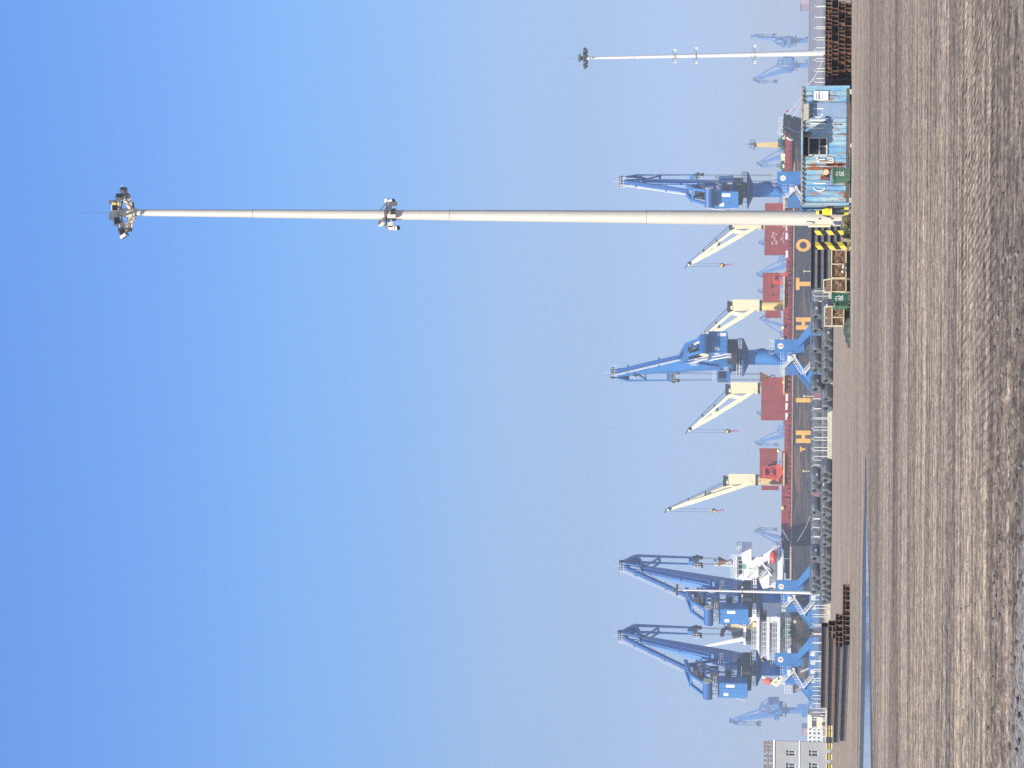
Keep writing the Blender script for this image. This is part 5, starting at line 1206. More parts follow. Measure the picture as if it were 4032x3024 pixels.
g.build('sheer_strake', paint('sheer_rust', (.42, .27, .18), .7, 0, .25, .6, rust=.3, rscale=.6), hull)
# name in big letters along the side
GN = [('H', 1720), ('I', 1576), ('H', 1274), ('T', 1118), ('O', 966)]
oran = paint('letter_orange', (.85, .47, .11), .6, 0, .12, .4); 
for ch, y in GN:
    q = sp_(y, 3163); h = tz(y, 3134) - tz(y, 3192); g = MB()
    w_ = h * .86; st = h * .30; x0_, x1_ = q.x - w_ / 2, q.x + w_ / 2; z0_, z1_ = q.z - h / 2, q.z + h / 2; yy0, yy1 = -.07, -.01
    if ch == 'H': g.bb(x0_, x0_ + st, yy0, yy1, z0_, z1_); g.bb(x1_ - st, x1_, yy0, yy1, z0_, z1_); g.bb(x0_ + st, x1_ - st, yy0, yy1, q.z - st * .4, q.z + st * .4)
    elif ch == 'I': g.bb(q.x - st / 2, q.x + st / 2, yy0, yy1, z0_, z1_)
    elif ch == 'T': g.bb(x0_, x1_, yy0, yy1, z1_ - st * .8, z1_); g.bb(q.x - st / 2, q.x + st / 2, yy0, yy1, z0_, z1_ - st * .8)
    elif ch == 'N':
        g.bb(x0_, x0_ + st, yy0, yy1, z0_, z1_); g.bb(x1_ - st, x1_, yy0, yy1, z0_, z1_); g.ext([(x0_ + st, yy0, z1_), (x1_ - st, yy0, z0_ + st * .7), (x1_ - st, yy0, z0_), (x0_ + st, yy0, z1_ - st * .7)], (0, .05, 0))
    else:
        n = 24; vs = []; rng_ = range(n) if ch == 'O' else range(3, n - 1)
        ks = list(rng_) + ([0] if ch == 'O' else [])
        for k in ks:
            a = 2 * math.pi * k / n; 
            for rr in (1, .56): vs.append((q.x + w_ / 2 * 1.05 * math.cos(a) * rr, yy0, q.z + h / 2 * math.sin(a) * (rr if rr == 1 else .5)))
        m_ = len(ks); g.add(vs, [(2 * i, 2 * i + 2, 2 * i + 3, 2 * i + 1) for i in range(m_ - 1)])
        if ch == 'G': g.bb(q.x, x1_, yy0, yy1, q.z - st * .9, q.z - st * .2)
    o = g.build('hull_letter', oran, hull)
g = MB(); q = sp_(1769, 3168); g.bb(q.x - .25, q.x + .25, -.06, -.01, q.z - .2, q.z + .75); g.bb(q.x - .7, q.x + .7, -.06, -.01, q.z + .75, q.z + 1.15); q = sp_(2450, 3129); 
for k in range(3): pass
g.build('tug_mark', oran, hull)
g = MB(); q = sp_(2448, 3130, 0); g.bb(q.x - .5, q.x + .5, -.06, -.01, q.z - .12, q.z + .12); g.bb(q.x - .12, q.x + .12, -.065, -.01, q.z - .5, q.z + .5)
for (y, V) in ((1560, 3168), (1100 + 160, 3168), (1855, 3165), (1068, 3168)):
    q = sp_(y, V); g.bb(q.x - .08, q.x + .08, -.06, -.01, q.z - 2.4, q.z); g.bb(q.x - .3, q.x + .3, -.06, -.01, q.z, q.z + .25)
g.build('draught_marks', M['cream'], hull)
# deck: coamings, hatch covers, stanchions
def sbox(g, ya, yb, V0, V1, d0, d1, mi=None):
    """box from photo rows ya>yb, columns V0 (top) < V1, spanning depths d0..d1"""
    a, b_ = sp_(ya, V1, d0), sp_(yb, V0, d0); g.bb(a.x, b_.x, d0, d1, a.z, b_.z, mi)
cz1 = tz(1700, 3085, 3); 
g = MB(); sbox(g, 2125, 1775, 3079, 3112, 3.0, 22); sbox(g, 1775, 1340, 3092, 3112, 3.0, 22); sbox(g, 1335, 1110, 3086, 3116, 3.0, 22); sbox(g, 1110, 830, 3098, 3118, 3.0, 22); sbox(g, 830, 560, 3092, 3118, 3.0, 22); sbox(g, 2128, 1960, 3078, 3110, 2.6, 2.9)
g.build('hatch_coaming', M['shipred'], ship)
g = MB(); rng = random.Random(21)
y = 2120
while y > 560:
    a = sp_(y, 3117, .4); tp = sp_(y, 3098, 2.9); g.beam(a, (tp.x, 2.9, tp.z), .16, .5, up=(1, 0, 0)); g.beam(a, (a.x, .4, a.z + 1.1), .09)
    y -= 19
for zz in (.55, 1.1): 
    a, b_ = sp_(2120, 3118, .4), sp_(560, 3126, .4); g.beam(a + Vector((0, 0, zz)), b_ + Vector((0, 0, zz)), .07)
y = 2110
while y > 570:
    a = sp_(y, 3118, .5); k = rng.random()
    if k < .8: g.bb(a.x, a.x + rng.uniform(.3, 1.2), .6, 1.4, a.z, a.z + rng.uniform(.4, 1.3))
    y -= 11
g.build('deck_stanchion', M['shipred'], ship)
g = MB(); a, b_ = sp_(2120, 3118, .0), sp_(560, 3126, .0); g.bb(a.x, b_.x, 2.9, 24, a.z - .8, a.z + .02); g.build('deck', paint('deck_brown', (.10, .045, .05), .8, scale=.4), ship)
def hatch(ya, yb, V0, V1, side_w, d0=5.0, th=1.3):
    g = MB(); a, b_ = sp_(ya, V1, d0), sp_(yb, V0, d0); g.bb(a.x, b_.x - side_w * .067, d0, d0 + th, a.z, b_.z)
    if side_w: g.bb(b_.x - side_w * .067, b_.x, d0 - .9, d0 + th, a.z, b_.z + .1)
    for k in range(4): xx = a.x + (b_.x - a.x) * (k + .5) / 4; g.bb(xx - .05, xx + .05, d0 + th, d0 + th + .5, a.z, b_.z)
    g.bb(a.x - .1, b_.x + .1, d0 - .1, d0 + th + .1, a.z - .25, a.z)
    return g.build('hatch_cover', M['shipred'], ship), a, b_
hatch(1652, 1488, 2998, 3092, 9); h2, a2, b2 = hatch(1880, 1767, 2992, 3056, 12); h3, a3, b3 = hatch(1186, 1077, 3004, 3066, 12); h4, a4, b4 = hatch(1000, 800, 3012, 3092, 0)
hatch(1927, 1912, 2998, 3062, 0, 8); hatch(1248, 1222, 3014, 3070, 0, 8)
g = MB()
for (y, V) in ((1837, 3030), (1126, 3040)):
    q = sp_(y, V, 5.0); 
    for k in range(16): a_, b__ = 2 * math.pi * k / 16, 2 * math.pi * (k + 1) / 16; g.beam((q.x + .55 * math.cos(a_), 4.95, q.z + .28 * math.sin(a_)), (q.x + .55 * math.cos(b__), 4.95, q.z + .28 * math.sin(b__)), .12)
q = sp_(1160, 3045, 5.0); g.blob((q.x, 4.98, q.z), .5, 1, .2, (1, .05, .6))
g.build('porthole', M['dark'], h2)
g = MB(); rng = random.Random(4)
for k in range(26):
    y = rng.uniform(915, 965); V = rng.choice((3042, 3050, 3058, 3076, 3084)) + rng.uniform(-3, 3); q = sp_(y, V, 5.0); a_ = rng.uniform(0, 3); u = Vector((math.cos(a_), 0, math.sin(a_))) * rng.uniform(.15, .4); g.beam(Vector((q.x, 4.97, q.z)) - u, Vector((q.x, 4.97, q.z)) + u, .1, .03, up=(0, 1, 0))
g.build('paint_scrawl', M['white'], h4)
g = MB(); 
for (ya, V) in ((1640, 3098), (1600, 3098), (1565, 3099), (930, 3098), (895, 3099), (1000, 3099)): q = sp_(ya, V, 2.4); g.bb(q.x - .9, q.x + .9, 2.3, 2.5, q.z - .3, q.z + .35)
g.build('coaming_sign', M['white'], ship)
for (y, V) in ((1999, 3082), (1773, 3066), (1506, 3086), (1250 + 85, 3084), (1290, 3083)):
    q = sp_(y, V, 2.4); g = MB(); g.blob((q.x, 2.4, q.z), .55, 1, .25, (1, .8, .9)); g.build('vent', M['creamy'], ship, True)
# deck cranes
def deck_crane(yc, yt, Vt, hook_V, dd, hy=None):
    d = 12.0; K = 3222 - 3150
    w_ = 40 * .0655 / 2; q = lambda y, V: sp_(y, V, d)
    yo = yc - 1890; vo = {1890: 0, 1529: 9, 1203: 16, 880: 23}[yc]
    foot = q(yc, 3105); col_t = q(yc, 2982 + vo)
    g = MB(); g.tube((foot.x, d, foot.z), (foot.x, d, col_t.z), 1.35, 1.35, 20); g.build('crane_pedestal', M['creamy'], ship, True)
    b0 = q(yc, 2975 + vo); t0 = q(yc, 2869 + vo)
    g = MB(); g.bb(b0.x - w_, b0.x + w_, d - 1.4, d + 1.4, b0.z, t0.z); g.bb(b0.x - w_, b0.x - w_ + .8, d - 1.5, d + 1.5, t0.z, t0.z + .5)
    hs = g.build('crane_house', M['cream'], ship)
    g = MB(); g.tube((b0.x, d, b0.z - .5), (b0.x, d, b0.z), 1.5, 1.5, 20); 
    for k in (-.9, .0, .9): g.tube((t0.x + k - .3, d - .8, t0.z + 1.0), (t0.x + k - .3, d + .8, t0.z + 1.0), .5, .5, 12); g.bb(t0.x + k - .55, t0.x + k - .1, d - .9, d + .9, t0.z, t0.z + 1.0)
    g.each('rope_sheave', M['dark'], hs)
    # jib swung out to the left (aft); it leans inboard by dd metres
    jb = Vector((b0.x - w_ * .7, d - 1.2, b0.z + .8)); tq = sp_(yt, Vt, d + dd); jt = Vector(tq)
    ju = Vector((b0.x - w_ * .9, d + .9, b0.z + (t0.z - b0.z) * .95))
    g = MB(); g.beam(jb, jb.lerp(jt, .2), .5, .7, w2=.7, h2=1.0); g.beam(jb.lerp(jt, .2), jb.lerp(jt, .72), .7, 1.0); g.beam(jb.lerp(jt, .72), jt, .7, .95, w2=.5, h2=.5)
    g.beam(ju, ju.lerp(jt, .93), .7, .75, w2=.45, h2=.35); g.beam(jb.lerp(jt, .19), ju.lerp(jt, .07), .4, .9, up=(1, 0, 0)); g.beam(jb.lerp(jt, .56), ju.lerp(jt, .50), .3, .6, up=(1, 0, 0))
    for f in (.22, .6): a_ = jb.lerp(jt, f); g.beam(a_ - Vector((0, 0, .75)), a_ - Vector((0, 0, .75)) + (jt - jb) * .05, .9, .35)
    jo = g.build('crane_jib', M['cream'], ship)
    g = MB(); c_ = jt.lerp(ju, .05) + Vector((0, 0, .2)); c2_ = jt.lerp(ju, .02); g.beam(c2_, jt.lerp(ju, .09) + Vector((0, 0, .5)), .9, .9); g.beam(jt + Vector((0, 0, .2)), jt + Vector((-.8, 0, .9)), .2)
    for f in (.35, .62): e = ju.lerp(jt, f) + Vector((.2, 0, .7)); g.box(e, (.7, .4, .4))
    e = jb.lerp(jt, .5) + Vector((.3, 0, 1.1)); g.box(e, (.8, .4, .5))
    g.build('jib_sheave', M['dark'], jo)
    g = MB()
    for k in (-1, 1):
        g.tube((t0.x - .6 + k * .3, d + k * .5, t0.z + 1.3), jt + Vector((k * .1, k * .4, .8)), .05, .05, 5); g.tube((t0.x - .9 - k * .3, d + k * .3, t0.z + .5), ju.lerp(jt, .62) + Vector((0, 0, .6)), .045, .045, 5)
    hz_ = sp_(yt, hook_V, d + dd).z
    for k in (-.38, .38): g.tube(jt + Vector((k, 0, 0)), (jt.x + k, jt.y, hz_ + 1.5), .04, .04, 5)
    g.build('crane_rope', M['rope'], jo)
    g = MB(); g.lathe([(.0, .75), (.35, .7), (.62, .3), (.6, -.2), (.3, -.7), (0, -.8)], (jt.x, jt.y, hz_ + .8), 10); hb_ = g.build('hook_block', M['hblk'], jo, True)
    g = MB(); g.tube((jt.x, jt.y, hz_), (jt.x, jt.y, hz_ - 1.0), .16, .16, 8); g.path([Vector((jt.x, jt.y, hz_ - .9)), Vector((jt.x + .3, jt.y, hz_ - 1.2)), Vector((jt.x + .2, jt.y, hz_ - 1.8)), Vector((jt.x - .3, jt.y, hz_ - 1.8))], .12, 6); g.build('hook', flat('hook_pink', (.45, .08, .16), .6), jo)
    # platform at the foot
    g = MB(); pl = sp_(yc, 3077, d - 3); g.bb(foot.x - 3.2, foot.x + 5.2, d - 10.5, d - 1.6, foot.z + .9, foot.z + 1.25); g.build('crane_platform', M['creamy'], ship)
def hb_mat():
    m, t, b, L = nodes('hook_block_stripes'); wv = t.nodes.new("ShaderNodeTexWave"); wv.bands_direction = 'DIAGONAL'; wv.inputs["Scale"].default_value = .5
    tc = t.nodes.new("ShaderNodeTexCoord"); L.new(tc.outputs['Object'], wv.inputs[0]); r = ramp(t, [(0, (.03, .03, .03)), (.5, (.7, .48, .1))], 'CONSTANT'); L.new(wv.outputs[0], r.inputs[0]); L.new(r.outputs[0], b.inputs["Base Color"]); return m
M['hblk'] = hb_mat()
deck_crane(1890, 2008, 2628, 2822, 1.5); deck_crane(1529, 1696, 2712, 2878, 4); deck_crane(1203, 1368, 2720, 2885, 4); deck_crane(880, 1044, 2710, 2856, 4)
# jib of the derrick rest and hoses near the bridge
g = MB(); a, b_ = sp_(2100, 3086, 1), sp_(2128, 3100, 1); g.beam(sp_(2085, 3079, 1), sp_(2128, 3106, 1), .45); g.build('gangway', M['white'], ship)
# bow: bulwark, breakwater, windlass, mast, rails
g = MB(); zf = tz(500, 3092, 4)
rng = random.Random(2)
for (y, V, s_) in ((505, 3087, .8), (520, 3083, .9), (545, 3085, 1), (560, 3078, 1.6), (575, 3076, 1.4), (590, 3086, 1), (645, 3083, 1), (655, 3080, .9), (665, 3078, .8)):
    s_ *= .62; q = sp_(y, V, 6); g.tube((q.x - s_ * .5, 5, q.z), (q.x + s_ * .5, 5, q.z), s_, s_, 12); g.bb(q.x - s_, q.x + s_, 5, 7, q.z - 2.5, q.z)
g.build('windlass', flat('windlass_green', (.03, .11, .09), .6), ship)
g = MB()
for k in range(46):
    y = rng.uniform(500, 690); q = sp_(y, rng.uniform(3080, 3112), rng.uniform(3, 9)); g.box(q, (rng.uniform(.2, 1.2), .6, rng.uniform(.2, 1.1)))
g.build('deck_fitting', M['cream'], ship)
g = MB(); q = sp_(600, 3094, 5); q2 = sp_(548, 3094, 5); g.ext([sp_(690, 3118, 2), sp_(560, 3118, 2), sp_(520, 3088, 2), sp_(560, 3094, 2), sp_(690, 3094, 2)], (0, 20, 0)); g.build('breakwater', M['shipred'], ship)
g = MB()
for k in range(9): a, b_ = sp_(rng.uniform(533, 545), rng.uniform(3083, 3095), 2.5), sp_(rng.uniform(545, 556), rng.uniform(3108, 3121), 1.5); g.path([a, b_], .12, 6)
g.build('mooring_coil', M['ropew'], ship)
d = 13.0; g = MB(); a, b_ = sp_(570, 3084, d), sp_(570, 2972, d); g.beam((a.x, d, a.z), (b_.x, d, b_.z), 1.3, 1.4, up=(0, 1, 0), w2=.75, h2=.8); g.beam((a.x - .8, d - .2, a.z), (b_.x - .5, d - .2, b_.z), .25, .2, up=(0, 1, 0)); mo_ = g.build('bow_mast', paint('bow_mast_yellow', (.75, .56, .24), .5, 0, .1, 1, rust=.3, rcol=(.45, .25, .12), rscale=1), ship)
g = MB(); g.bb(b_.x - 1.2, b_.x + 1.2, d - .8, d + .8, b_.z, b_.z + .25); g.rail([(b_.x - 1.2, d - .8, b_.z + .25), (b_.x + 1.2, d - .8, b_.z + .25)], 1.1, .5, .05); g.tube((b_.x + .2, d, b_.z), (b_.x + .2, d, b_.z + 1.9), .22, .12, 8); g.tube((b_.x + .2, d, b_.z + 1.9), (b_.x + .2, d, b_.z + 3), .05, .03, 6); g.build('mast_platform', M['bracket'], mo_)
g = MB(); g.rail([sp_(530, 3083, 1), sp_(462, 3083, 4)], 1.15, .55, .06, 3); g.build('bow_railing', M['white'], ship)
g = MB()
for k in range(7):
    q = sp_(505 - k * 8, 3104, 0); f = q.x / Lb; yy = BEAM / 2 - BEAM / 2 * (width(f) * .85 + width(f, True) * .15) - .25; g.box((q.x, yy, q.z), (.36, .1, .75)); g.box((q.x + .1, yy - .01, q.z), (.36, .1, .2))
g.build('bow_name', paint('bow_name_grey', (.22, .23, .24), .6), hull)
# mooring ropes
def rope(label, pts, r=.06):
    g = MB(); P = [Vector(p) for p in pts]; o_ = P[0].copy(); g.xf = rel(o_)
    for a, b_ in zip(P, P[1:]):
        prev = a
        for i in range(1, 9): f = i / 8; q = a.lerp(b_, f) - Vector((0, 0, 1.2 * 4 * f * (1 - f) * .5)); g.tube(prev, q, r, r, 5); prev = q
    o = g.build('mooring_rope', M['ropew']); o.location = o_; tag(o, label, 'rope', 'mooring ropes of the ship'); return o
wp = lambda y, V, D: at(y, V, D)
rope('long white mooring rope from the ship bow past the thin mast', [wp(452, 3097, 596), wp(335, 3182, 575), wp(220, 3243, 560)], .09)
rope('short white mooring rope between the bow and the container roof', [wp(462, 3118, 596), wp(380, 3160, 580)], .09)
rope('pale rope hanging across the dark bow of the ship', [wp(501, 3090, 590), wp(515, 3118, 589), wp(524, 3150, 588)], .08)
rope('thin stern mooring rope crossing the hull below the bridge', [wp(2167, 3111, 578), wp(2030, 3190, 572)], .05)
p = wp(438, 3100, 590); g = MB(); g.blob((0, 0, 0), .33, 2, 0); o = g.build('anchor_ball', M['red'], smooth=True); o.location = p; tag(o, 'small red ball hanging off the ship bow', 'signal ball')
# red grabs lying on deck
def grab(label, y, V, sc_, D=None):
    q = sp_(y, V, 3.6); wq = SH0 + Matrix.Rotation(TH, 3, 'Z') @ q; t_ = thing('clamshell_grab', label, 'crane grab', wq, TH + .15, 'orange grabs on the deck'); t_.scale = (sc_,) * 3
    g = MB()
    for s in (-1, 1):
        for yy in (-.7, .7):
            g.beam((s * 1.5, yy, 0), (s * .9, yy, 3.2), .22); g.beam((s * 1.5, yy, 1.4), (-s * .6, yy, 1.9), .15); g.beam((s * 1.2, yy, .6), (-s * 1.2, yy, 2.6), .13)
        g.beam((s * .9, -.7, 3.2), (s * .9, .7, 3.2), .2); g.beam((s * 1.4, -.7, 1), (s * 1.4, .7, 1), .16)
    g.bb(-1.1, 1.1, -.8, .8, 3.1, 3.5); g.build('grab_frame', M['orange'], t_)
    g = MB(); g.ext([(-1.9, -.9, 0), (0, -.9, -1.2), (1.9, -.9, 0), (1.6, -.9, .5), (-1.6, -.9, .5)], (0, 1.8, 0)); g.build('grab_bucket', M['orange'], t_); return t_
grab('orange clamshell grab on deck beside the left cream deck crane', 1862, 3066, 1.15); g2_ = grab('bright red grab on deck under the hatch cover with the dark porthole', 1098, 3094, .95)
# ---- superstructure
sup = MB(); W = M['white']
def wb(name, boxes, mat=W, parent=ship):
    g = MB()
    for b_ in boxes: sbox(g, *b_)
    return g.build(name, mat, parent)
wb('accommodation', [(2300, 2205, 2925, 3082, 3.6, 22), (2380, 2300, 2990, 3112, 5, 22), (2560, 2380, 3072, 3114, 3, 24)])
wb('bridge', [(2272, 2190, 2900, 2926, 3.5, 23), (2272, 2192, 2896, 2901, 2.5, 24)])
wb('bridge_wing', [(2206, 2133, 2921, 2959, 0.2, 3.4), (2206, 2192, 2926, 2985, 1.0, 3.4)])
g = MB(); 
for P_s in ([(2202, 2978), (2162, 3040), (2162, 3064), (2190, 3064), (2212, 3010), (2235, 2985), (2235, 2972)],):
    g.ext([sp_(y, V, .6) for (y, V) in P_s], (0, 1.0, 0))
g.ext([sp_(2205, 2958, 1), sp_(2192, 2958, 1), sp_(2206, 2978, 1), sp_(2235, 2985, 1), sp_(2235, 2950, 1)], (0, .8, 0))
g.build('wing_support', W, ship)
dks = [(2283, 2133, 3062, 3070, .2, 22), (2283, 2186, 3070, 3082, .1, 1.0), (2582, 2375, 2979, 2989, .4, 23), (2582, 2375, 3019, 3029, .4, 24), (2575, 2375, 3060, 3071, .3, 25), (2280, 2230, 2979, 2986, .6, 20), (2300, 2205, 3024, 3029, 1.2, 20)]
wb('deck_slab', dks)
wb('deckhouse', [(2545, 2376, 2989, 3019, 4.5, 20), (2548, 2376, 3029, 3060, 4.0, 21), (2440, 2375, 2958, 2979, 3, 20), (2452, 2378, 3029, 3060, .5, 4.0), (2412, 2376, 3000, 3019, .8, 4.5)], W)
wb('bulwark', [(2290, 2284, 3062, 3114, .3, 3), (2300, 2130, 3111, 3118, -.02, .3)])
g = MB()
for (ya, yb, V, d_) in ((2272, 2186, 2897, 2.6), (2582, 2480, 2979, .5), (2582, 2450, 3019, .5), (2575, 2450, 3060, .4), (2200, 2133, 3062, .4), (2185, 2135, 2921, .3), (2560, 2380, 3113, .2)):
    g.rail([sp_(ya, V, d_), sp_(yb, V, d_)], 1.2, 1.3, .07, 3); g.build('ship_railing', W, ship); g = MB()
a, b_ = sp_(2200, 2921, .4), sp_(2133, 2904, .4); g.beam(sp_(2187, 2904, .4), sp_(2133, 2904, .4), .12); g.beam(sp_(2134, 2904, .4), sp_(2134, 2921, .4), .12); g.beam(sp_(2163, 2904, .4), sp_(2163, 2921, .4), .1); g.beam(sp_(2186, 2886, .4), sp_(2186, 2921, .4), .1); g.beam(sp_(2264, 2886, .4), sp_(2264, 2921, .4), .1); g.beam(sp_(2264, 2887, .4), sp_(2186, 2887, .4), .08)
g.build('ship_railing', W, ship)
g = MB(); put_text(g, 'HIGHTON', sp_(2225, 2893, 2.4), .7); g.rail([sp_(2264, 2898, 2.5), sp_(2187, 2898, 2.5)], .9, .8, .05, 2); g.build('bridge_name', M['galv'], ship)
wb('bridge_window', [(2258, 2246, 2909, 2922, 3.4, 3.46), (2238, 2224, 2909, 2922, 3.4, 3.46), (2218, 2208, 2909, 2922, 3.4, 3.46), (2203, 2195, 2907, 2920, 3.4, 3.46)], M['glassd'])
wb('green_panel', [(2240, 2222, 2924.5, 2937, 3.5, 3.57), (2241, 2231, 2949, 2977, 3.5, 3.57), (2243, 2232, 2990, 3006, 3.5, 3.57)], flat('deck_green', (.12, .40, .28), .6))
wb('dark_window', [(2212, 2208, 2953, 2961, 3.5, 3.57), (2191, 2187, 2996, 3003, .5, .58), (2443, 2378, 2994, 3003, .7, .79), (2440, 2402, 3003, 3019, 4.4, 4.46), (2424, 2419, 3060, 3064, .2, .28), (2470, 2466, 3040, 3045, 3.9, 3.97)], M['glassd'])
wb('red_door', [(2223, 2217, 2969, 2978, 3.5, 3.57), (2224, 2217, 3011, 3019, 3.5, 3.57), (2220, 2208, 3024, 3034, 3.4, 3.57), (2418, 2404, 3005, 3018, .68, .78)], M['red'])
wb('mooring_deck_gear', [(2190, 2150, 3086, 3110, 2, 6), (2250, 2200, 3088, 3110, 3, 6), (2275, 2255, 3094, 3111, 2, 4)], flat('gear_dark', (.07, .09, .09), .7))
g = MB(); a = sp_(2171, 3046, 1.5); b_ = sp_(2221, 3046, 1.5); 
n = 12; vs = []; L_ = a.x - b_.x
for i in range(n + 1):
    f = i / n; w_ = math.sin(math.pi * min(.97, max(.04, f))) ** .45
    for k in range(8): an = 2 * math.pi * k / 8; vs.append((b_.x + L_ * f, -.6 + 1.0 * w_ * math.cos(an), a.z + .95 * w_ * math.sin(an)))
g.add(vs, [(i * 8 + k, i * 8 + (k + 1) % 8, (i + 1) * 8 + (k + 1) % 8, (i + 1) * 8 + k) for i in range(n) for k in range(8)])
g.build('lifeboat', flat('lifeboat_red', (.62, .07, .04), .4), ship, True)
g = MB(); g.beam(sp_(2206, 2993, .8), sp_(2268, 3038, .8), .45); g.beam(sp_(2220, 3004, .8), sp_(2245, 3035, .8), .25); g.build('davit', W, ship)
g = MB(); g.blob(sp_(2248, 3036, 1.2), 1.0, 1, .1, (1, .6, .7)); g.blob(sp_(2483, 3098, 1.2), 1.5, 1, .15, (1.6, .8, 1)); g.blob(sp_(2500, 3092, 1.2), 1.1, 1, .15); g.build('mooring_winch', flat('winch_green', (.02, .10, .06), .6), ship)
g = MB()
for (p_, q_) in (((2275, 2945), (2234, 2982)), ((2290, 2985), (2250, 3020)), ((2280, 2940), (2248, 2975))): g.stair(sp_(p_[0], p_[1], .8), sp_(q_[0], q_[1], .8), .7, (0, 1, 0))
g.build('outside_stairs', W, ship)
# radar mast on the bridge roof
g = MB(); a, b_ = sp_(2222, 2896, 6), sp_(2222, 2814, 6); g.beam((a.x - .5, 6, a.z), (b_.x - .3, 6, b_.z), .2); g.beam((a.x + .5, 6, a.z), (b_.x + .3, 6, b_.z), .2)
for k in range(6): f = k / 5; z_ = a.z + (b_.z - a.z) * f; g.beam((a.x - .5, 6, z_), (a.x + .5, 6, z_), .12)
g.build('radar_mast', M['cream'], ship)
g = MB()
for f in (.2, .5, .75, .97): z_ = a.z + (b_.z - a.z) * f; g.box((a.x + .9, 6, z_), (.5, .5, .5))
g.build('radar', M['dark'], ship)
# funnel
fun = MB(); A_ = lambda y, V, d_: sp_(y, V, d_)
c0_, c1_ = A_(2445, 2980, 6), A_(2445, 2874, 6)
fb = [(2476 + 6, 2980), (2445, 2980), (2445, 2874), (2467, 2874)]
fun.ext([A_(y, V, 6) for y, V in fb], (0, 12, 0)); fo_ = fun.build('funnel', paint('funnel_cream', (.72, .58, .30), .6, 0, .06, .5), ship)
g = MB(); bz, tz_ = A_(2480, 2980, 6).z, A_(2466, 2874, 6).z; xa_, xb_ = A_(2530, 2980, 6).x, A_(2483, 2980, 6).x; xt_, xtb = A_(2505, 2880, 6).x, A_(2467, 2874, 6).x
g.ext([(xa_, 6.02, bz), (xb_, 6.02, bz), (xtb, 6.02, tz_), (xt_, 6.02, tz_ - .6)], (0, 12, 0)); g.bb(A_(2468, 2874, 6).x, A_(2444, 2874, 6).x, 5.9, 18, tz_ - .1, tz_ + .7)
g.build('funnel_aft', flat('funnel_grey', (.085, .09, .10), .7), fo_)
g = MB(); q = A_(2470, 2872, 9); g.path([Vector((q.x, 9, q.z)), Vector((q.x - .3, 9, q.z + 1.2)), Vector((q.x - 1.4, 9, q.z + 1.9)), Vector((q.x - 2.4, 9, q.z + 1.8))], .55, 10); g.path([Vector((q.x + 1.2, 10, q.z)), Vector((q.x + 1.2, 10, q.z + 1.0)), Vector((q.x + .7, 10, q.z + 1.5))], .2, 8); g.build('exhaust_pipe', M['black'], fo_, True)
g = MB()
for k in range(3): a, b_ = A_(2446, 2886 + k * 6, 5.9), A_(2456, 2893 + k * 6, 5.9); g.beam(a, b_, .12, .05, up=(0, 1, 0))
for (y, V) in ((2449, 2940), (2455, 2940), (2461, 2940), (2447, 2972), (2450, 2975)): q = A_(y, V, 5.92); g.box(q, (.28, .05, .35))
g.build('funnel_mark', M['black'], fo_)
wb('funnel_beam', [(2538, 2445, 2928, 2937, 4.8, 5.8)]); g = MB(); g.beam(sp_(2448, 2940, 5.7), sp_(2420, 2972, 5.7), .35, .2, up=(0, 1, 0)); g.beam(sp_(2470, 2940, 5.6), sp_(2425, 2978, 5.6), .35, .2, up=(0, 1, 0)); g.build('funnel_bracket', M['galv'], ship)  # pale grey struts sloping down from the funnel beam
# white provision crane standing aft
g = MB(); a, b_ = sp_(2517, 2927, 3), sp_(2548, 2763, 3); g.beam(a, b_, 1.1, .9, up=(0, 1, 0), w2=.5, h2=.5); g.build('provision_crane_boom', W, ship)
g = MB(); g.box(b_, (.7, .6, .5)); g.tube(sp_(2518, 2935, 3), sp_(2518, 2979, 3), .5, .5, 12); g.build('provision_crane_post', M['dark'], ship)

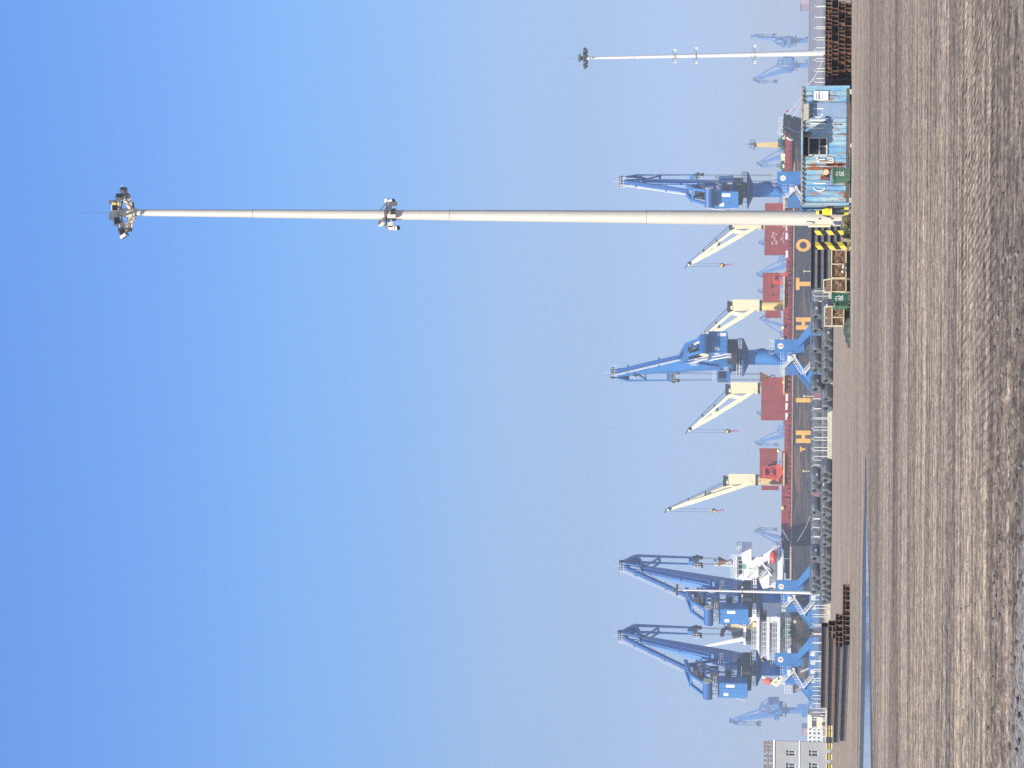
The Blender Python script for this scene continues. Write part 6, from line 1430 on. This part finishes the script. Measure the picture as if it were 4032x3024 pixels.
# ================= SECOND SHIP BEHIND CRANE 4 =================
D2 = 640; o2 = at(2660, 3222, D2); o2.z = 0; s2 = thing('second_ship', 'dark bow of a second ship with orange and cream gear showing behind crane 4', 'cargo ship', o2); r2_ = rel(o2)
q_ = lambda y, V: at(y, V, D2)
g = MB(r2_); g.ext([q_(2730, 3122), q_(2590, 3118), q_(2590, 3215), q_(2700, 3215), q_(2716, 3166)], (0, 14, 0)); g.build('hull', M['black'] if False else hm, s2)
g = MB(r2_)
for k in range(7): g.bb(q_(2644 - k * 2, 3155 + k * 5).x - .3, q_(2644 - k * 2, 3155).x + .3, D2 - .1, D2 - .02, q_(2644, 3156 + k * 5).z, q_(2644, 3153 + k * 5).z)
g.beam(q_(2722, 3135) + Vector((0, -.2, 0)), q_(2712, 3160) + Vector((0, -.2, 0)), .12); g.beam(q_(2716, 3132) + Vector((0, -.2, 0)), q_(2705, 3160) + Vector((0, -.2, 0)), .12); g.build('draught_marks', W, s2)
g = MB(r2_); g.beam(q_(2580, 2984), q_(2606, 3020), .9, 1.0); g.beam(q_(2672, 3012), q_(2700, 3060), .8); g.beam(q_(2690, 3030), q_(2668, 3070), .7); g.beam(q_(2700, 3060), q_(2660, 3072), .7); g.beam(q_(2664, 3000), q_(2694, 3055), .5); g.beam(q_(2620, 3080), q_(2694, 3072), .6); g.build('derrick', M['cream'], s2)
g = MB(r2_); g.beam(q_(2590, 3000), q_(2612, 3030), .9); g.blob(q_(2680, 3022), 1.2, 1, .2, (1, 1, 1.4)); g.bb(q_(2620, 3090).x, q_(2590, 3090).x, D2, D2 + 3, q_(2600, 3118).z, q_(2600, 3085).z); g.build('red_gear', M['orange'], s2)
g = MB(r2_); g.rail([q_(2730, 3122), q_(2692, 3119)], 2.2, 1.0, .07, 3); g.build('bow_railing', W, s2)
# bird over the bow
p = at(522, 3063, 500); g = MB(); g.ext([(-.5, 0, .02), (0, 0, -.05), (.5, 0, .05), (.1, 0, .12), (-.1, 0, .1)], (0, .3, 0)); g.blob((0, .1, 0), .14, 1, .1, (1, 2.4, .8)); o = g.build('gull', M['camw']); o.location = p; tag(o, 'small white gull flying above the ship bow', 'bird')
